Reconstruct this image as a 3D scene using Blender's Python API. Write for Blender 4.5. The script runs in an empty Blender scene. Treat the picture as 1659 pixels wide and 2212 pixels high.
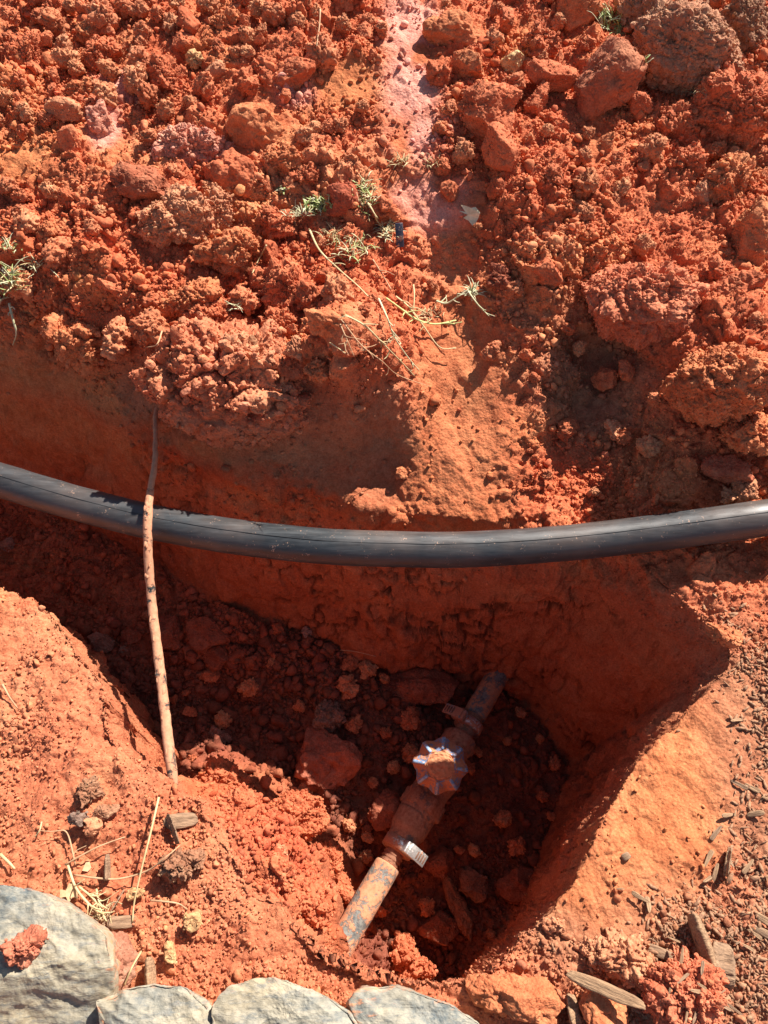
import bpy, bmesh, math, random
import numpy as np
from mathutils import Vector, Matrix, Euler

# ------------------------------------------------------------------ camera, sky, sun
sc = bpy.context.scene
TH = math.radians(35.0)            # camera tilt away from straight down
CAM = np.array([0.0, 0.0, 0.85])
FP = 1671.0                        # focal length in units of a 1659 x 2212 picture
cam_d = bpy.data.cameras.new('camera')
cam = bpy.data.objects.new('camera', cam_d); sc.collection.objects.link(cam)
cam.location = CAM; cam.rotation_euler = (TH, 0, 0)
cam_d.sensor_fit = 'VERTICAL'; cam_d.sensor_height = 24.0
cam_d.lens = 24.0 * FP / 2212.0
cam_d.clip_start = 0.01; cam_d.clip_end = 500
sc.camera = cam
sc.render.resolution_x = 768; sc.render.resolution_y = 1024

SUN_EL = math.radians(48.0)
SUN_AZ = math.radians(42.0)        # from +y towards +x
wd = bpy.data.worlds.new('World'); sc.world = wd; wd.use_nodes = True
nt = wd.node_tree; bg = nt.nodes['Background']
sky = nt.nodes.new('ShaderNodeTexSky'); sky.sky_type = 'NISHITA'; sky.sun_disc = False
sky.sun_elevation = SUN_EL; sky.sun_rotation = SUN_AZ
nt.links.new(sky.outputs[0], bg.inputs[0]); bg.inputs[1].default_value = 0.05
sd = bpy.data.lights.new('sun', 'SUN'); sd.energy = 4.8; sd.angle = math.radians(0.5)
sd.color = (1.0, 0.95, 0.87)
so = bpy.data.objects.new('sun', sd); sc.collection.objects.link(so)
SDIR = Vector((math.sin(SUN_AZ)*math.cos(SUN_EL), math.cos(SUN_AZ)*math.cos(SUN_EL), math.sin(SUN_EL)))
so.rotation_euler = SDIR.to_track_quat('Z', 'Y').to_euler()
so.location = (0.5, 1.5, 3)
sc.view_settings.view_transform = 'Standard'; sc.view_settings.look = 'None'
sc.view_settings.exposure = 1.1; sc.view_settings.gamma = 1
sc.cycles.max_bounces = 8; sc.cycles.diffuse_bounces = 5

# ------------------------------------------------------------------ helpers
rs = np.random.RandomState(7)
random.seed(7)
LINK = sc.collection.objects.link

def ray(u, v):
    a = (u - 829.5) / FP; b = (1106.0 - v) / FP
    return np.array([a, math.sin(TH) + b*math.cos(TH), -math.cos(TH) + b*math.sin(TH)])

def P(u, v, z):
    """where the sight line through a place in the photo meets height z"""
    r = ray(u, v); t = (z - CAM[2]) / r[2]
    return CAM + r*t

def proj(p):
    p = np.asarray(p, float) - CAM
    d = p[..., 1]*math.sin(TH) - p[..., 2]*math.cos(TH)
    up = p[..., 1]*math.cos(TH) + p[..., 2]*math.sin(TH)
    return 829.5 + FP*p[..., 0]/d, 1106.0 - FP*up/d, d

def h32(x, y, z, s):
    x = x.astype(np.int64).astype(np.uint32); y = y.astype(np.int64).astype(np.uint32); z = z.astype(np.int64).astype(np.uint32)
    with np.errstate(over='ignore'):
        h = x*np.uint32(374761393) + y*np.uint32(668265263) + z*np.uint32(2147483647 - 58) + np.uint32((s*974711 + 12345) & 0xffffffff)
        h = (h ^ (h >> np.uint32(13)))*np.uint32(1274126177)
        h ^= h >> np.uint32(16)
        h = h*np.uint32(2246822519); h ^= h >> np.uint32(15)
    return h

def f01(h): return (h & np.uint32(0xffff)).astype(np.float32)/65535.0
def f01b(h): return (h >> np.uint32(16)).astype(np.float32)/65535.0

def vnoise(Q, s=0):
    """value noise in [-1, 1] at points Q (n, 3)"""
    Q = np.asarray(Q, np.float32); i = np.floor(Q); f = Q - i; f = f*f*(3 - 2*f)
    out = np.zeros(len(Q), np.float32)
    for dx in (0, 1):
        wx = f[:, 0] if dx else 1 - f[:, 0]
        for dy in (0, 1):
            wy = f[:, 1] if dy else 1 - f[:, 1]
            for dz in (0, 1):
                wz = f[:, 2] if dz else 1 - f[:, 2]
                out += wx*wy*wz*f01(h32(i[:, 0]+dx, i[:, 1]+dy, i[:, 2]+dz, s))
    return out*2 - 1

def fbm(Q, oct=4, s=0, g=0.5):
    a = 1.0; t = 0; o = np.zeros(len(Q), np.float32); Q = np.asarray(Q, np.float32)
    for k in range(oct):
        o += a*vnoise(Q, s+k*7); t += a; a *= g; Q = Q*2.03 + 11.3
    return o/t

def worley(Q, s=0, jit=0.75):
    """F1 distance, a random value of the nearest cell"""
    Q = np.asarray(Q, np.float32); b = np.floor(Q - 0.5)
    best = np.full(len(Q), 9.0, np.float32); idv = np.zeros(len(Q), np.float32)
    for dx in (0, 1):
        for dy in (0, 1):
            for dz in (0, 1):
                c0 = b[:, 0]+dx; c1 = b[:, 1]+dy; c2 = b[:, 2]+dz
                h = h32(c0, c1, c2, s); h2 = h32(c0, c1, c2, s+101)
                ex = c0 + 0.5 + (f01(h)-0.5)*jit - Q[:, 0]
                ey = c1 + 0.5 + (f01b(h)-0.5)*jit - Q[:, 1]
                ez = c2 + 0.5 + (f01(h2)-0.5)*jit - Q[:, 2]
                d = ex*ex + ey*ey + ez*ez
                m = d < best
                best = np.where(m, d, best); idv = np.where(m, f01b(h2), idv)
    return np.sqrt(best), idv

def lumps(Q, s=0):
    """rounded lumps of uneven height with creases between them, about 0..1"""
    d, i = worley(Q, s)
    return np.sqrt(np.clip(1 - (d/0.85)**2, 0, 1))*(0.35 + 0.65*i)

def facets(Q, s=0, jit=0.8, tilt=1.1):
    """broken fragments: every cell has a flat face with its own tilt and height; about 0..1"""
    Q = np.asarray(Q, np.float32); b = np.floor(Q - 0.5)
    best = np.full(len(Q), 9.0, np.float32); out = np.zeros(len(Q), np.float32); second = best.copy()
    for dx in (0, 1):
        for dy in (0, 1):
            for dz in (0, 1):
                c0 = b[:, 0]+dx; c1 = b[:, 1]+dy; c2 = b[:, 2]+dz
                h = h32(c0, c1, c2, s); h2 = h32(c0, c1, c2, s+101); h3 = h32(c0, c1, c2, s+211)
                ex = Q[:, 0] - c0 - 0.5 - (f01(h)-0.5)*jit
                ey = Q[:, 1] - c1 - 0.5 - (f01b(h)-0.5)*jit
                ez = Q[:, 2] - c2 - 0.5 - (f01(h2)-0.5)*jit
                d = ex*ex + ey*ey + ez*ez
                val = 0.25 + 0.55*f01b(h2) + tilt*((f01(h3)-.5)*ex + (f01b(h3)-.5)*ey + (f01(h2)-.5)*ez)
                m = d < best
                second = np.where(m, best, np.minimum(second, d))
                best = np.where(m, d, best); out = np.where(m, val, out)
    e = np.sqrt(second) - np.sqrt(best)
    return np.clip(out, 0, 1.2)*(0.45 + 0.55*sstep(0, 0.16, e)), e

def sstep(a, b, x):
    t = np.clip((x-a)/(b-a), 0, 1); return t*t*(3-2*t)

def mesh_np(name, V, F, mat=None, smooth=True, attrs=None):
    """mesh from numpy vertices and an (n, 3) or (n, 4) face array"""
    me = bpy.data.meshes.new(name)
    V = np.ascontiguousarray(V, np.float32); F = np.ascontiguousarray(F, np.int32)
    k = F.shape[1]
    me.vertices.add(len(V)); me.vertices.foreach_set('co', V.ravel())
    me.loops.add(F.size); me.loops.foreach_set('vertex_index', F.ravel())
    me.polygons.add(len(F)); me.polygons.foreach_set('loop_start', np.arange(0, F.size, k, dtype=np.int32))
    if smooth is not False: me.polygons.foreach_set('use_smooth', np.ones(len(F), bool) if smooth is True else smooth)
    me.update(calc_edges=True)
    for an, col in (attrs or {}).items():
        a = me.color_attributes.new(an, 'FLOAT_COLOR', 'POINT')
        c = np.ones((len(V), 4), np.float32); c[:, :3] = col; a.data.foreach_set('color', c.ravel())
    if mat: me.materials.append(mat)
    return me

def tag(o, label=None, cat=None, group=None, kind=None):
    if label: o['label'] = label
    if cat: o['category'] = cat
    if group: o['group'] = group
    if kind: o['kind'] = kind
    return o

def obj(name, me, parent=None, loc=None, rot=None):
    o = bpy.data.objects.new(name, me); LINK(o)
    if parent: o.parent = parent
    if loc is not None: o.location = loc
    if rot is not None: o.rotation_euler = rot
    return o

# ------------------------------------------------------------------ materials
class NT:
    def __init__(s, name):
        s.m = bpy.data.materials.new(name); s.m.use_nodes = True; s.t = s.m.node_tree
        s.b = s.t.nodes['Principled BSDF']
    def n(s, typ, **kw):
        nd = s.t.nodes.new(typ)
        for k, v in kw.items(): setattr(nd, k, v)
        return nd
    def l(s, a, b): s.t.links.new(a, b)
    def noise(s, vec, scale, detail=4, rough=0.6, dist=0.0):
        nd = s.n('ShaderNodeTexNoise'); nd.inputs['Scale'].default_value = scale
        nd.inputs['Detail'].default_value = detail; nd.inputs['Roughness'].default_value = rough
        nd.inputs['Distortion'].default_value = dist
        s.l(vec, nd.inputs['Vector']); return nd.outputs['Fac']
    def ramp(s, fac, stops, interp='LINEAR'):
        nd = s.n('ShaderNodeValToRGB'); nd.color_ramp.interpolation = interp
        el = nd.color_ramp.elements
        while len(el) > 1: el.remove(el[-1])
        el[0].position = stops[0][0]; c = stops[0][1]; el[0].color = (*c, 1) if len(c) == 3 else c
        for p, c in stops[1:]:
            e = el.new(p); e.color = (*c, 1)
        s.l(fac, nd.inputs[0]); return nd.outputs[0]
    def mix(s, fac, a, b, mode='MIX'):
        nd = s.n('ShaderNodeMix', data_type='RGBA', blend_type=mode)
        if isinstance(fac, (int, float)): nd.inputs[0].default_value = fac
        else: s.l(fac, nd.inputs[0])
        for x, i in ((a, 6), (b, 7)):
            if isinstance(x, tuple): nd.inputs[i].default_value = (*x, 1)
            else: s.l(x, nd.inputs[i])
        return nd.outputs[2]
    def math(s, op, a, b=0.0, clamp=False):
        nd = s.n('ShaderNodeMath', operation=op, use_clamp=clamp)
        for x, i in ((a, 0), (b, 1)):
            if isinstance(x, (int, float)): nd.inputs[i].default_value = x
            else: s.l(x, nd.inputs[i])
        return nd.outputs[0]
    def bump(s, h, strength, dist, nrm=None):
        nd = s.n('ShaderNodeBump'); nd.inputs['Strength'].default_value = strength
        nd.inputs['Distance'].default_value = dist; s.l(h, nd.inputs['Height'])
        if nrm: s.l(nrm, nd.inputs['Normal'])
        return nd.outputs[0]

G3 = lambda v: (v, v, v)
def soil_mat(name, base=None, bump=1.0, rnd=0.0, rough=0.92, vary=1.0):
    """clay: colour from the mesh's own 'tint' attribute or a fixed colour, broken up by noise"""
    t = NT(name); tc = t.n('ShaderNodeTexCoord').outputs['Object']
    if rnd:
        oi = t.n('ShaderNodeObjectInfo')
        vm = t.n('ShaderNodeVectorMath', operation='ADD'); t.l(tc, vm.inputs[0])
        cb = t.n('ShaderNodeCombineXYZ')
        t.l(t.math('MULTIPLY', oi.outputs['Random'], 7.0), cb.inputs[0]); t.l(cb.outputs[0], vm.inputs[1]); tc = vm.outputs[0]
    if base is None:
        a = t.n('ShaderNodeAttribute'); a.attribute_name = 'tint'; col = a.outputs['Color']
    else:
        rgb = t.n('ShaderNodeRGB'); rgb.outputs[0].default_value = (*base, 1); col = rgb.outputs[0]
    n1 = t.noise(tc, 14, 5, 0.6); n2 = t.noise(tc, 90, 5, 0.65); n3 = t.noise(tc, 420, 3, 0.6)
    warm = t.ramp(n1, [(0.3, (0.88, 0.80, 0.76)), (0.5, (1, 1, 1)), (0.68, (1.07, 1.20, 1.22))])
    col = t.mix(vary, col, warm, 'MULTIPLY')
    mot = t.ramp(n2, [(0.28, (0.78, 0.70, 0.68)), (0.5, (1, 1, 1)), (0.72, (1.12, 1.22, 1.26))])
    col = t.mix(vary, col, mot, 'MULTIPLY')
    gr = t.ramp(n3, [(0.3, (0.78, 0.72, 0.70)), (0.52, (1, 1, 1)), (0.74, (1.18, 1.32, 1.36))])
    col = t.mix(vary, col, gr, 'MULTIPLY')
    if rnd:
        rv = t.ramp(oi.outputs['Random'], [(0, (0.85, 0.78, 0.74)), (0.5, (1, 1, 1)), (1, (1.1, 1.2, 1.2))])
        col = t.mix(1.0, col, rv, 'MULTIPLY')
    t.l(col, t.b.inputs['Base Color'])
    t.b.inputs['Roughness'].default_value = rough
    t.b.inputs['Specular IOR Level'].default_value = 0.25
    vo = t.n('ShaderNodeTexVoronoi'); vo.inputs['Scale'].default_value = 260; t.l(tc, vo.inputs['Vector'])
    hb = t.math('ADD', t.math('MULTIPLY', t.noise(tc, 330, 5, 0.7), 0.9), t.math('MULTIPLY', vo.outputs['Distance'], -0.5))
    nb = t.bump(hb, 0.85*bump, 0.0022)
    t.l(nb, t.b.inputs['Normal'])
    return t.m

# ------------------------------------------------------------------ the shape of the dig
def rbf(pts, vals, c=0.06, lam=1e-4):
    pts = np.array(pts, float); vals = np.array(vals, float)
    d = np.sqrt(((pts[:, None]-pts[None])**2).sum(-1) + c*c)
    n = len(pts); A = np.zeros((n+3, n+3)); A[:n, :n] = -d + lam*np.eye(n)
    A[:n, n] = 1; A[:n, n+1:] = pts; A[n, :n] = 1; A[n+1:, :n] = pts.T
    w = np.linalg.solve(A, np.concatenate([vals, [0, 0, 0]]))
    def f(x, y):
        o = w[n] + w[n+1]*x + w[n+2]*y
        for k in range(n): o = o - w[k]*np.sqrt((x-pts[k, 0])**2 + (y-pts[k, 1])**2 + c*c)
        return o
    return f

RIM = [(-900, 900, 0.0), (-500, 1040, 0), (-150, 1190, 0), (0, 1258, 0), (100, 1315, 0), (160, 1372, 0), (195, 1430, 0), (232, 1500, 0), (243, 1590, 0),
       (300, 1640, 0), (370, 1672, 0), (430, 1720, 0), (480, 1800, 0), (550, 1890, 0), (630, 1975, 0),
       (700, 2033, 0), (785, 2080, 0), (867, 2100, 0), (957, 2114, 0), (1050, 2092, 0), (1108, 2036, 0.003), (1188, 1964, 0.006),
       (1245, 1890, 0.009), (1278, 1828, 0.012), (1302, 1755, 0.014), (1342, 1684, 0.016), (1400, 1612, 0.018), (1462, 1548, 0.02), (1530, 1478, 0.024), (1578, 1412, 0.03),
       (1575, 1365, 0.03), (1520, 1310, 0.025), (1450, 1262, 0.018), (1400, 1210, 0.016), (1330, 1160, 0.016), (1200, 1130, 0.016), (1080, 1118, 0.016),
       (970, 1112, 0.018), (880, 1112, 0.012), (800, 1090, 0.014), (700, 1055, 0.02), (600, 1022, 0.035), (500, 995, 0.055),
       (420, 965, 0.065), (345, 915, 0.07), (250, 862, 0.075), (150, 815, 0.08), (0, 765, 0.09), (-200, 700, 0.1), (-500, 640, 0.1), (-900, 640, 0.1)]
RIMW = np.array([P(u, v, z)[:2] for u, v, z in RIM])

out_p, out_z = [], []
def oc(u, v, z): p = P(u, v, z); out_p.append(p[:2]); out_z.append(z)
for u, v, z in RIM: oc(u, v, z)
for u, v, z in [(0, 1400, .012), (100, 1450, .01), (0, 1600, 0), (200, 1680, .0), (100, 1820, 0), (300, 1900, -.005), (0, 2212, -.02), (400, 2100, -.01),
                (800, 2200, -.01), (1200, 2150, 0), (1659, 2200, .01), (1400, 1950, .005), (1659, 1700, .02), (1520, 1750, .012), (1659, 1400, .035),
                (1620, 1350, .03), (1500, 1150, .03), (1659, 1150, .035), (0, 700, .13), (150, 750, .125), (260, 790, .12), (350, 800, .15),
                (480, 880, .12), (600, 880, .13), (680, 830, .155), (760, 800, .18), (840, 790, .165), (640, 960, .075), (710, 945, .08), (790, 930, .08), (860, 930, .075), (935, 880, .082), (935, 980, .058),
                (1000, 720, .125), (1000, 900, .068), (1000, 1020, .038), (1090, 900, .075), (1100, 720, .135), (1200, 720, .135), (1250, 900, .055), (1350, 1000, .04), (1280, 790, .085),
                (1450, 1000, .07), (1450, 760, .15), (1560, 880, .12), (1659, 800, .17), (1650, 1000, .08), (650, 720, .175), (450, 720, .16), (900, 700, .15), (1000, 600, .165), (1250, 600, .18)]:
    oc(u, v, z)
def heap(x, y): return 0.165 + 0.40*(y-0.80) - 0.16*np.clip(y-1.15, 0, 9)
for x in np.linspace(-1.1, 1.1, 8):
    for y in (0.92, 1.1, 1.3, 1.55, 1.9): out_p.append((x, y)); out_z.append(float(heap(x, y)) + 0.012*math.sin(x*9+y*7))
for x in (-1.0, -.6, 0, .6, 1.0): out_p.append((x, -0.3)); out_z.append(-0.02)
for y in (0, .3): out_p.append((1.0, y)); out_z.append(.03); out_p.append((-1.0, y)); out_z.append(0.0)
out_p.append((1.0, .6)); out_z.append(.09)
Fout = rbf(out_p, out_z, 0.03, 1e-3)

inn = [(-500, 900, -.25), (-200, 1000, -.25), (0, 1115, -.26), (0, 1200, -.27), (200, 1300, -.27), (400, 1400, -.29), (550, 1400, -.30), (300, 1550, -.33),
       (650, 1380, -.31), (800, 1450, -.34), (950, 1480, -.40), (1100, 1560, -.425), (1180, 1700, -.46), (1180, 1850, -.48), (1000, 1950, -.50), (1100, 1970, -.50),
       (850, 1800, -.42), (780, 1700, -.39), (700, 1620, -.37), (600, 1550, -.36), (560, 1640, -.34), (480, 1590, -.34), (480, 1695, -.26), (560, 1770, -.25), (650, 1850, -.28), (690, 1925, -.32), (735, 2000, -.41),
       (800, 1985, -.46), (880, 2030, -.50), (960, 2060, -.52), (650, 1700, -.38), (740, 1840, -.40), (800, 1900, -.45)]
ip = [P(*q)[:2] for q in inn]
Finn = rbf(ip, [q[2] for q in inn], 0.03, 1e-3)
wv = [(0, 900, .05), (350, 1050, .06), (700, 1150, .07), (1000, 1200, .06), (1200, 1250, .07), (1400, 1350, .09), (1540, 1440, .07), (1462, 1548, .04), (1400, 1612, .024), (1342, 1684, .015), (1278, 1828, .013), (1188, 1964, .013),
      (1108, 2036, .013), (957, 2114, .013), (867, 2100, .013), (785, 2080, .016), (700, 2033, .014), (600, 1940, .09), (480, 1800, .10), (400, 1700, .07), (300, 1640, .025), (235, 1500, .016), (100, 1315, .016), (0, 1258, .018)]
Fw = rbf([P(u, v, 0)[:2] for u, v, w in wv], [w for u, v, w in wv], 0.02, 1e-4)

RX0, RX1, RY0, RY1, RD = -1.05, 1.05, -0.32, 1.9, 0.003
gx = np.arange(RX0, RX1, RD); gy = np.arange(RY0, RY1, RD)
GX, GY = np.meshgrid(gx, gy)
def poly_sdf(x, y, poly):
    d = np.full(x.shape, 1e9); ins = np.zeros(x.shape, bool)
    for i in range(len(poly)):
        a = poly[i]; b = poly[(i+1) % len(poly)]
        e = b-a; t = np.clip(((x-a[0])*e[0] + (y-a[1])*e[1])/(e@e), 0, 1)
        d = np.minimum(d, (x-a[0]-t*e[0])**2 + (y-a[1]-t*e[1])**2)
        c = ((a[1] > y) != (b[1] > y)) & (x < (b[0]-a[0])*(y-a[1])/((b[1]-a[1]) if b[1] != a[1] else 1e-9) + a[0])
        ins ^= c
    d = np.sqrt(d); return np.where(ins, d, -d)
nq = np.stack([GX.ravel(), GY.ravel(), 0*GX.ravel()], 1)
wob = ((fbm(nq*22, 3, 5)*0.007 + fbm(nq*70, 2, 9)*0.004)*(1 - .75*np.exp(-((GX.ravel()-.27)**2/.03 + (GY.ravel()-.2)**2/.05)))).reshape(GX.shape)
SD = poly_sdf(GX, GY, RIMW) + wob
W = np.clip(Fw(GX, GY), .013, .12)
t = np.clip(SD/W, 0, 1)
bl = 0.6*t + 0.4*t*t*(3-2*t)
ZO = Fout(GX, GY)
# the right hand flank rolls over gently into the hole, the other rims only a little
fl = np.exp(-((GX-0.36)**2/0.03 + (GY-0.33)**2/0.05))
ZO = ZO - np.exp(np.minimum(SD, 0)/0.045)*(0.006 + 0.016*fl)
ZI = np.clip(Finn(GX, GY), -.53, -.15)
HZ = ZO*(1-bl) + np.minimum(ZI, ZO-0.02)*bl
HZ = HZ.astype(np.float32)

def bil(A, x, y):
    fx = np.clip((x-RX0)/RD, 0, len(gx)-1.001); fy = np.clip((y-RY0)/RD, 0, len(gy)-1.001)
    i = fx.astype(int); j = fy.astype(int); a = fx-i; b = fy-j
    return (A[j, i]*(1-a)+A[j, i+1]*a)*(1-b) + (A[j+1, i]*(1-a)+A[j+1, i+1]*a)*b
def hz(x, y): return float(bil(HZ, np.array([x]), np.array([y]))[0])
def on(u, v):
    """the point of the bare ground seen at this place of the photo"""
    r = ray(u, v); ts = np.linspace(0.3, 3.5, 1600)
    p = CAM[None] + r[None]*ts[:, None]; g = bil(HZ, p[:, 0], p[:, 1])
    k = np.argmax(p[:, 2] <= g); return p[k]
def px(p): return float(proj(np.array(p))[2])/FP      # metres per photo pixel there

# fine sheet, its lines drawn together on the steep walls
def up(A, k):
    n, m = A.shape
    r = np.linspace(0, n-1, (n-1)*k+1); c = np.linspace(0, m-1, (m-1)*k+1)
    i = np.minimum(r.astype(int), n-2); f = (r-i)[:, None]; A = A[i]*(1-f) + A[i+1]*f
    j = np.minimum(c.astype(int), m-2); f = (c-j)[None]; return A[:, j]*(1-f) + A[:, j+1]*f
X = np.repeat(np.linspace(-.98, .98, 76)[None], 88, 0); Y = np.repeat(np.linspace(-.26, 1.82, 88)[:, None], 76, 1)
for level, its in enumerate((700, 450, 220)):
    if level: X = up(X, 2); Y = up(Y, 2)
    for it in range(its):
        Z = bil(HZ, X, Y)
        lx = ((X[:, 1:]-X[:, :-1])**2 + (Y[:, 1:]-Y[:, :-1])**2 + (Z[:, 1:]-Z[:, :-1])**2 + 1e-6)**.75
        ly = ((X[1:]-X[:-1])**2 + (Y[1:]-Y[:-1])**2 + (Z[1:]-Z[:-1])**2 + 1e-6)**.75
        wl = lx[1:-1, :-1]; wr = lx[1:-1, 1:]; wd_ = ly[:-1, 1:-1]; wu = ly[1:, 1:-1]; ws = wl+wr+wd_+wu
        for A in (X, Y):
            A[1:-1, 1:-1] += 0.55*((A[1:-1, :-2]*wl + A[1:-1, 2:]*wr + A[:-2, 1:-1]*wd_ + A[2:, 1:-1]*wu)/ws - A[1:-1, 1:-1])
X = up(X, 4); Y = up(Y, 4)
for it in range(3):
    for A in (X, Y): A[1:-1, 1:-1] = 0.5*A[1:-1, 1:-1] + 0.125*(A[1:-1, :-2] + A[1:-1, 2:] + A[:-2, 1:-1] + A[2:, 1:-1])
Z = bil(HZ, X, Y)
def grid_normals(X, Y, Z):
    P3 = np.stack([X, Y, Z], -1)
    du = np.gradient(P3, axis=1); dv = np.gradient(P3, axis=0)
    n = np.cross(du, dv); n /= np.linalg.norm(n, axis=-1, keepdims=True) + 1e-12; return n
N = grid_normals(X, Y, Z)
NYf, NXf = X.shape
V0 = np.stack([X, Y, Z], -1).reshape(-1, 3).astype(np.float32); N0 = N.reshape(-1, 3).astype(np.float32)

# ---- zones, each a soft patch of ground centred where it lies: (u, v, half width, half height, turn in degrees)
def zone(V, lst):
    m = np.zeros(len(V), np.float32)
    for u, v, a, b, deg in lst:
        c = on(u, v); s = px(c); sy = 1.0/max(0.5, 1.0)
        dx = (V[:, 0]-c[0]); dyz = np.sqrt((V[:, 1]-c[1])**2 + (V[:, 2]-c[2])**2)*np.sign(V[:, 1]-c[1])
        r = math.radians(deg); p = dx*math.cos(r) + dyz*math.sin(r); q = -dx*math.sin(r) + dyz*math.cos(r)
        k = (p/(a*s))**2 + (q/(b*s*1.15))**2
        m = np.maximum(m, np.exp(-k*k*0.7))
    return m
sdv = bil(SD.astype(np.float32), V0[:, 0], V0[:, 1])
steep = 1 - sstep(0.45, 0.8, N0[:, 2])
inpit = sstep(0.0, 0.03, sdv)
Q = V0
big = fbm(Q*7, 3, 3)
smoothz = zone(V0, [(120, 900, 260, 130, -20), (1000, 930, 105, 270, 0), (885, 170, 75, 220, 0), (930, 430, 120, 65, 0), (780, 1000, 190, 130, 0), (820, 1085, 110, 35, 0), (450, 1000, 200, 60, 15), (50, 350, 70, 45, 0), (750, 180, 80, 50, 10),
                    (560, 270, 60, 60, -45), (230, 280, 40, 60, 0), (250, 190, 70, 45, 0), (1450, 1750, 110, 250, -38), (1545, 1545, 60, 120, -38), (1300, 1960, 120, 100, -30), (1350, 1450, 120, 90, 0), (1280, 320, 70, 35, 20),
                    (500, 330, 50, 35, 0)])
wallsm = inpit*steep
smooth = np.clip(np.maximum(smoothz*0.85, wallsm*0.9), 0, 1)
nearz = sstep(0.52, 0.40, V0[:, 1])*(1-inpit)                       # trodden ground this side of the hole: finer grain
amp = (1-smooth)
def warp(Q, f, a, s): return np.stack([fbm(Q*f, 2, s+k) for k in (0, 1, 2)], 1)*a
wq = Q + warp(Q, 9, 0.022, 1) + warp(Q, 40, 0.006, 5)
l1, e1 = facets(wq*15, 11)      # 6 cm
l2, e2 = facets(wq*37, 12)      # 2.5 cm
l3, e3 = facets(wq*95, 13)      # 1 cm
l4 = lumps(Q*230, 14)           # 4 mm
gate = sstep(-0.25, 0.35, fbm(Q*9, 3, 21)); gate2 = sstep(-0.2, 0.3, fbm(Q*17, 3, 22))
D = amp*(l1*0.028*(1-0.8*nearz)*(0.22+0.78*gate) + l2*0.014*(1-0.6*nearz)*(0.15+0.85*gate2) + l3*0.0055*(.35+.65*gate) + l4*0.0018)
D += (1-amp)*np.maximum(0, gate-.2)*l3*0.0022
fb = fbm(Q*30, 6, 31, 0.58)
D += fb*(0.004 + 0.008*amp)
# the cut walls: flat spade cuts, ragged cracks, broken patches
crk = np.maximum(sstep(-0.02, 0.2, fbm(Q*7, 3, 44)), zone(V0, [(1250, 1290, 160, 90, 0), (820, 1350, 120, 50, 0), (1150, 1430, 160, 60, -20), (250, 900, 90, 40, -30)])*.9)
wqv = Q + warp(Q, 18, .02, 6)
cut, ec = facets(wqv*np.array([8, 8, 6]), 45, .8, 1.6)
pz, ep = facets(wqv*np.array([26, 26, 34]) + warp(Q, 40, .35, 9), 47, .9, 1.6)
D += wallsm*(cut-.5)*0.012
cr = np.clip(1-ep/0.14, 0, 1)*crk*sstep(-.2, .15, fbm(Q*30, 3, 49))
D += wallsm*((pz-.5)*0.0060*crk - cr*0.005 + fbm(Q*28, 5, 48, 0.62)*0.009)
# grooves left by the spade on the right hand flank and the chute
D += smoothz*fbm(np.stack([Q[:, 0]*60+Q[:, 1]*35, Q[:, 0]*-14+Q[:, 1]*14, Q[:, 2]*20], 1), 3, 51)*0.0035
bankz = zone(V0, [(600, 1830, 150, 190, -35)])*sstep(0, .02, sdv)
D += bankz*(l1*.036 + l2*.024 + l3*.009)
D = D - 0.012*amp - .024*bankz
V1 = V0 + N0*D[:, None]
V1 = V1.astype(np.float32)
# ---- colour of the clay, with the shade of the hole deepened in it
def lerp(a, b, m): return a*(1-m[:, None]) + np.asarray(b, np.float32)[None]*m[:, None]
C_RED = (0.55, 0.142, 0.060); C_ORG = (0.60, 0.205, 0.078); C_TAN = (0.60, 0.245, 0.118); C_BRN = (0.27, 0.125, 0.07); C_PNK = (0.72, 0.31, 0.23)
T = np.repeat(np.array([C_RED], np.float32), len(V0), 0)
v1 = fbm(Q*5, 3, 61); v2 = fbm(Q*16, 3, 62)
T = lerp(T, C_TAN, sstep(0.0, 0.5, v1 + 0.4*v2)*0.6)
T = lerp(T, C_ORG, sstep(0.0, 0.45, v2)*0.5)
T = lerp(T, (.48, .165, .082), nearz*0.7)
T = lerp(T, (0.50, 0.145, 0.055), smooth*0.75)
T = lerp(T, (0.36, 0.105, 0.050), wallsm*sstep(-.05, -.35, V0[:, 2])*.8)  # lower walls darkened in colour to deepen the shade of the hole
T = lerp(T, (0.56, 0.20, 0.075), zone(V0, [(120, 900, 260, 130, -20), (1450, 1750, 120, 280, -38), (1300, 1960, 120, 100, -30), (750, 180, 90, 55, 10), (50, 350, 90, 60, 0), (1000, 950, 75, 220, 0)])*0.7)
T = lerp(T, (.50, .155, .066), zone(V0, [(1000, 950, 100, 250, 0)])*.8)
T = lerp(T, C_PNK, zone(V0, [(885, 60, 60, 90, 0), (890, 180, 60, 100, 0), (905, 300, 65, 60, 0), (230, 275, 30, 55, 0), (250, 190, 75, 40, 0), (640, 200, 40, 30, 0), (930, 440, 90, 50, 0)])*sstep(-0.5, 0.0, v2)*0.95)
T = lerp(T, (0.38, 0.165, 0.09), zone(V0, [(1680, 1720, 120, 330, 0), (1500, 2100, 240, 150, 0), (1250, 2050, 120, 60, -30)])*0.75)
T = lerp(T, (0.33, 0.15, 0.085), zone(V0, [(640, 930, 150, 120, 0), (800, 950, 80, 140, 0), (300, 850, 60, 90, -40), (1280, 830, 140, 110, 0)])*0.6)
T = lerp(T, (0.21, 0.066, 0.040), inpit*(1-steep)*0.9*sstep(-.22, -.33, V0[:, 2]))  # shade on the hole floor is painted into this dark tone
dark_crack = wallsm*cr
T = T*(1-0.75*dark_crack[:, None])
T = lerp(T, (.50, .115, .052), bankz*.8)
T = np.clip(T*np.array([.99, .95, .94], np.float32), 0.01, 0.9)

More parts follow.
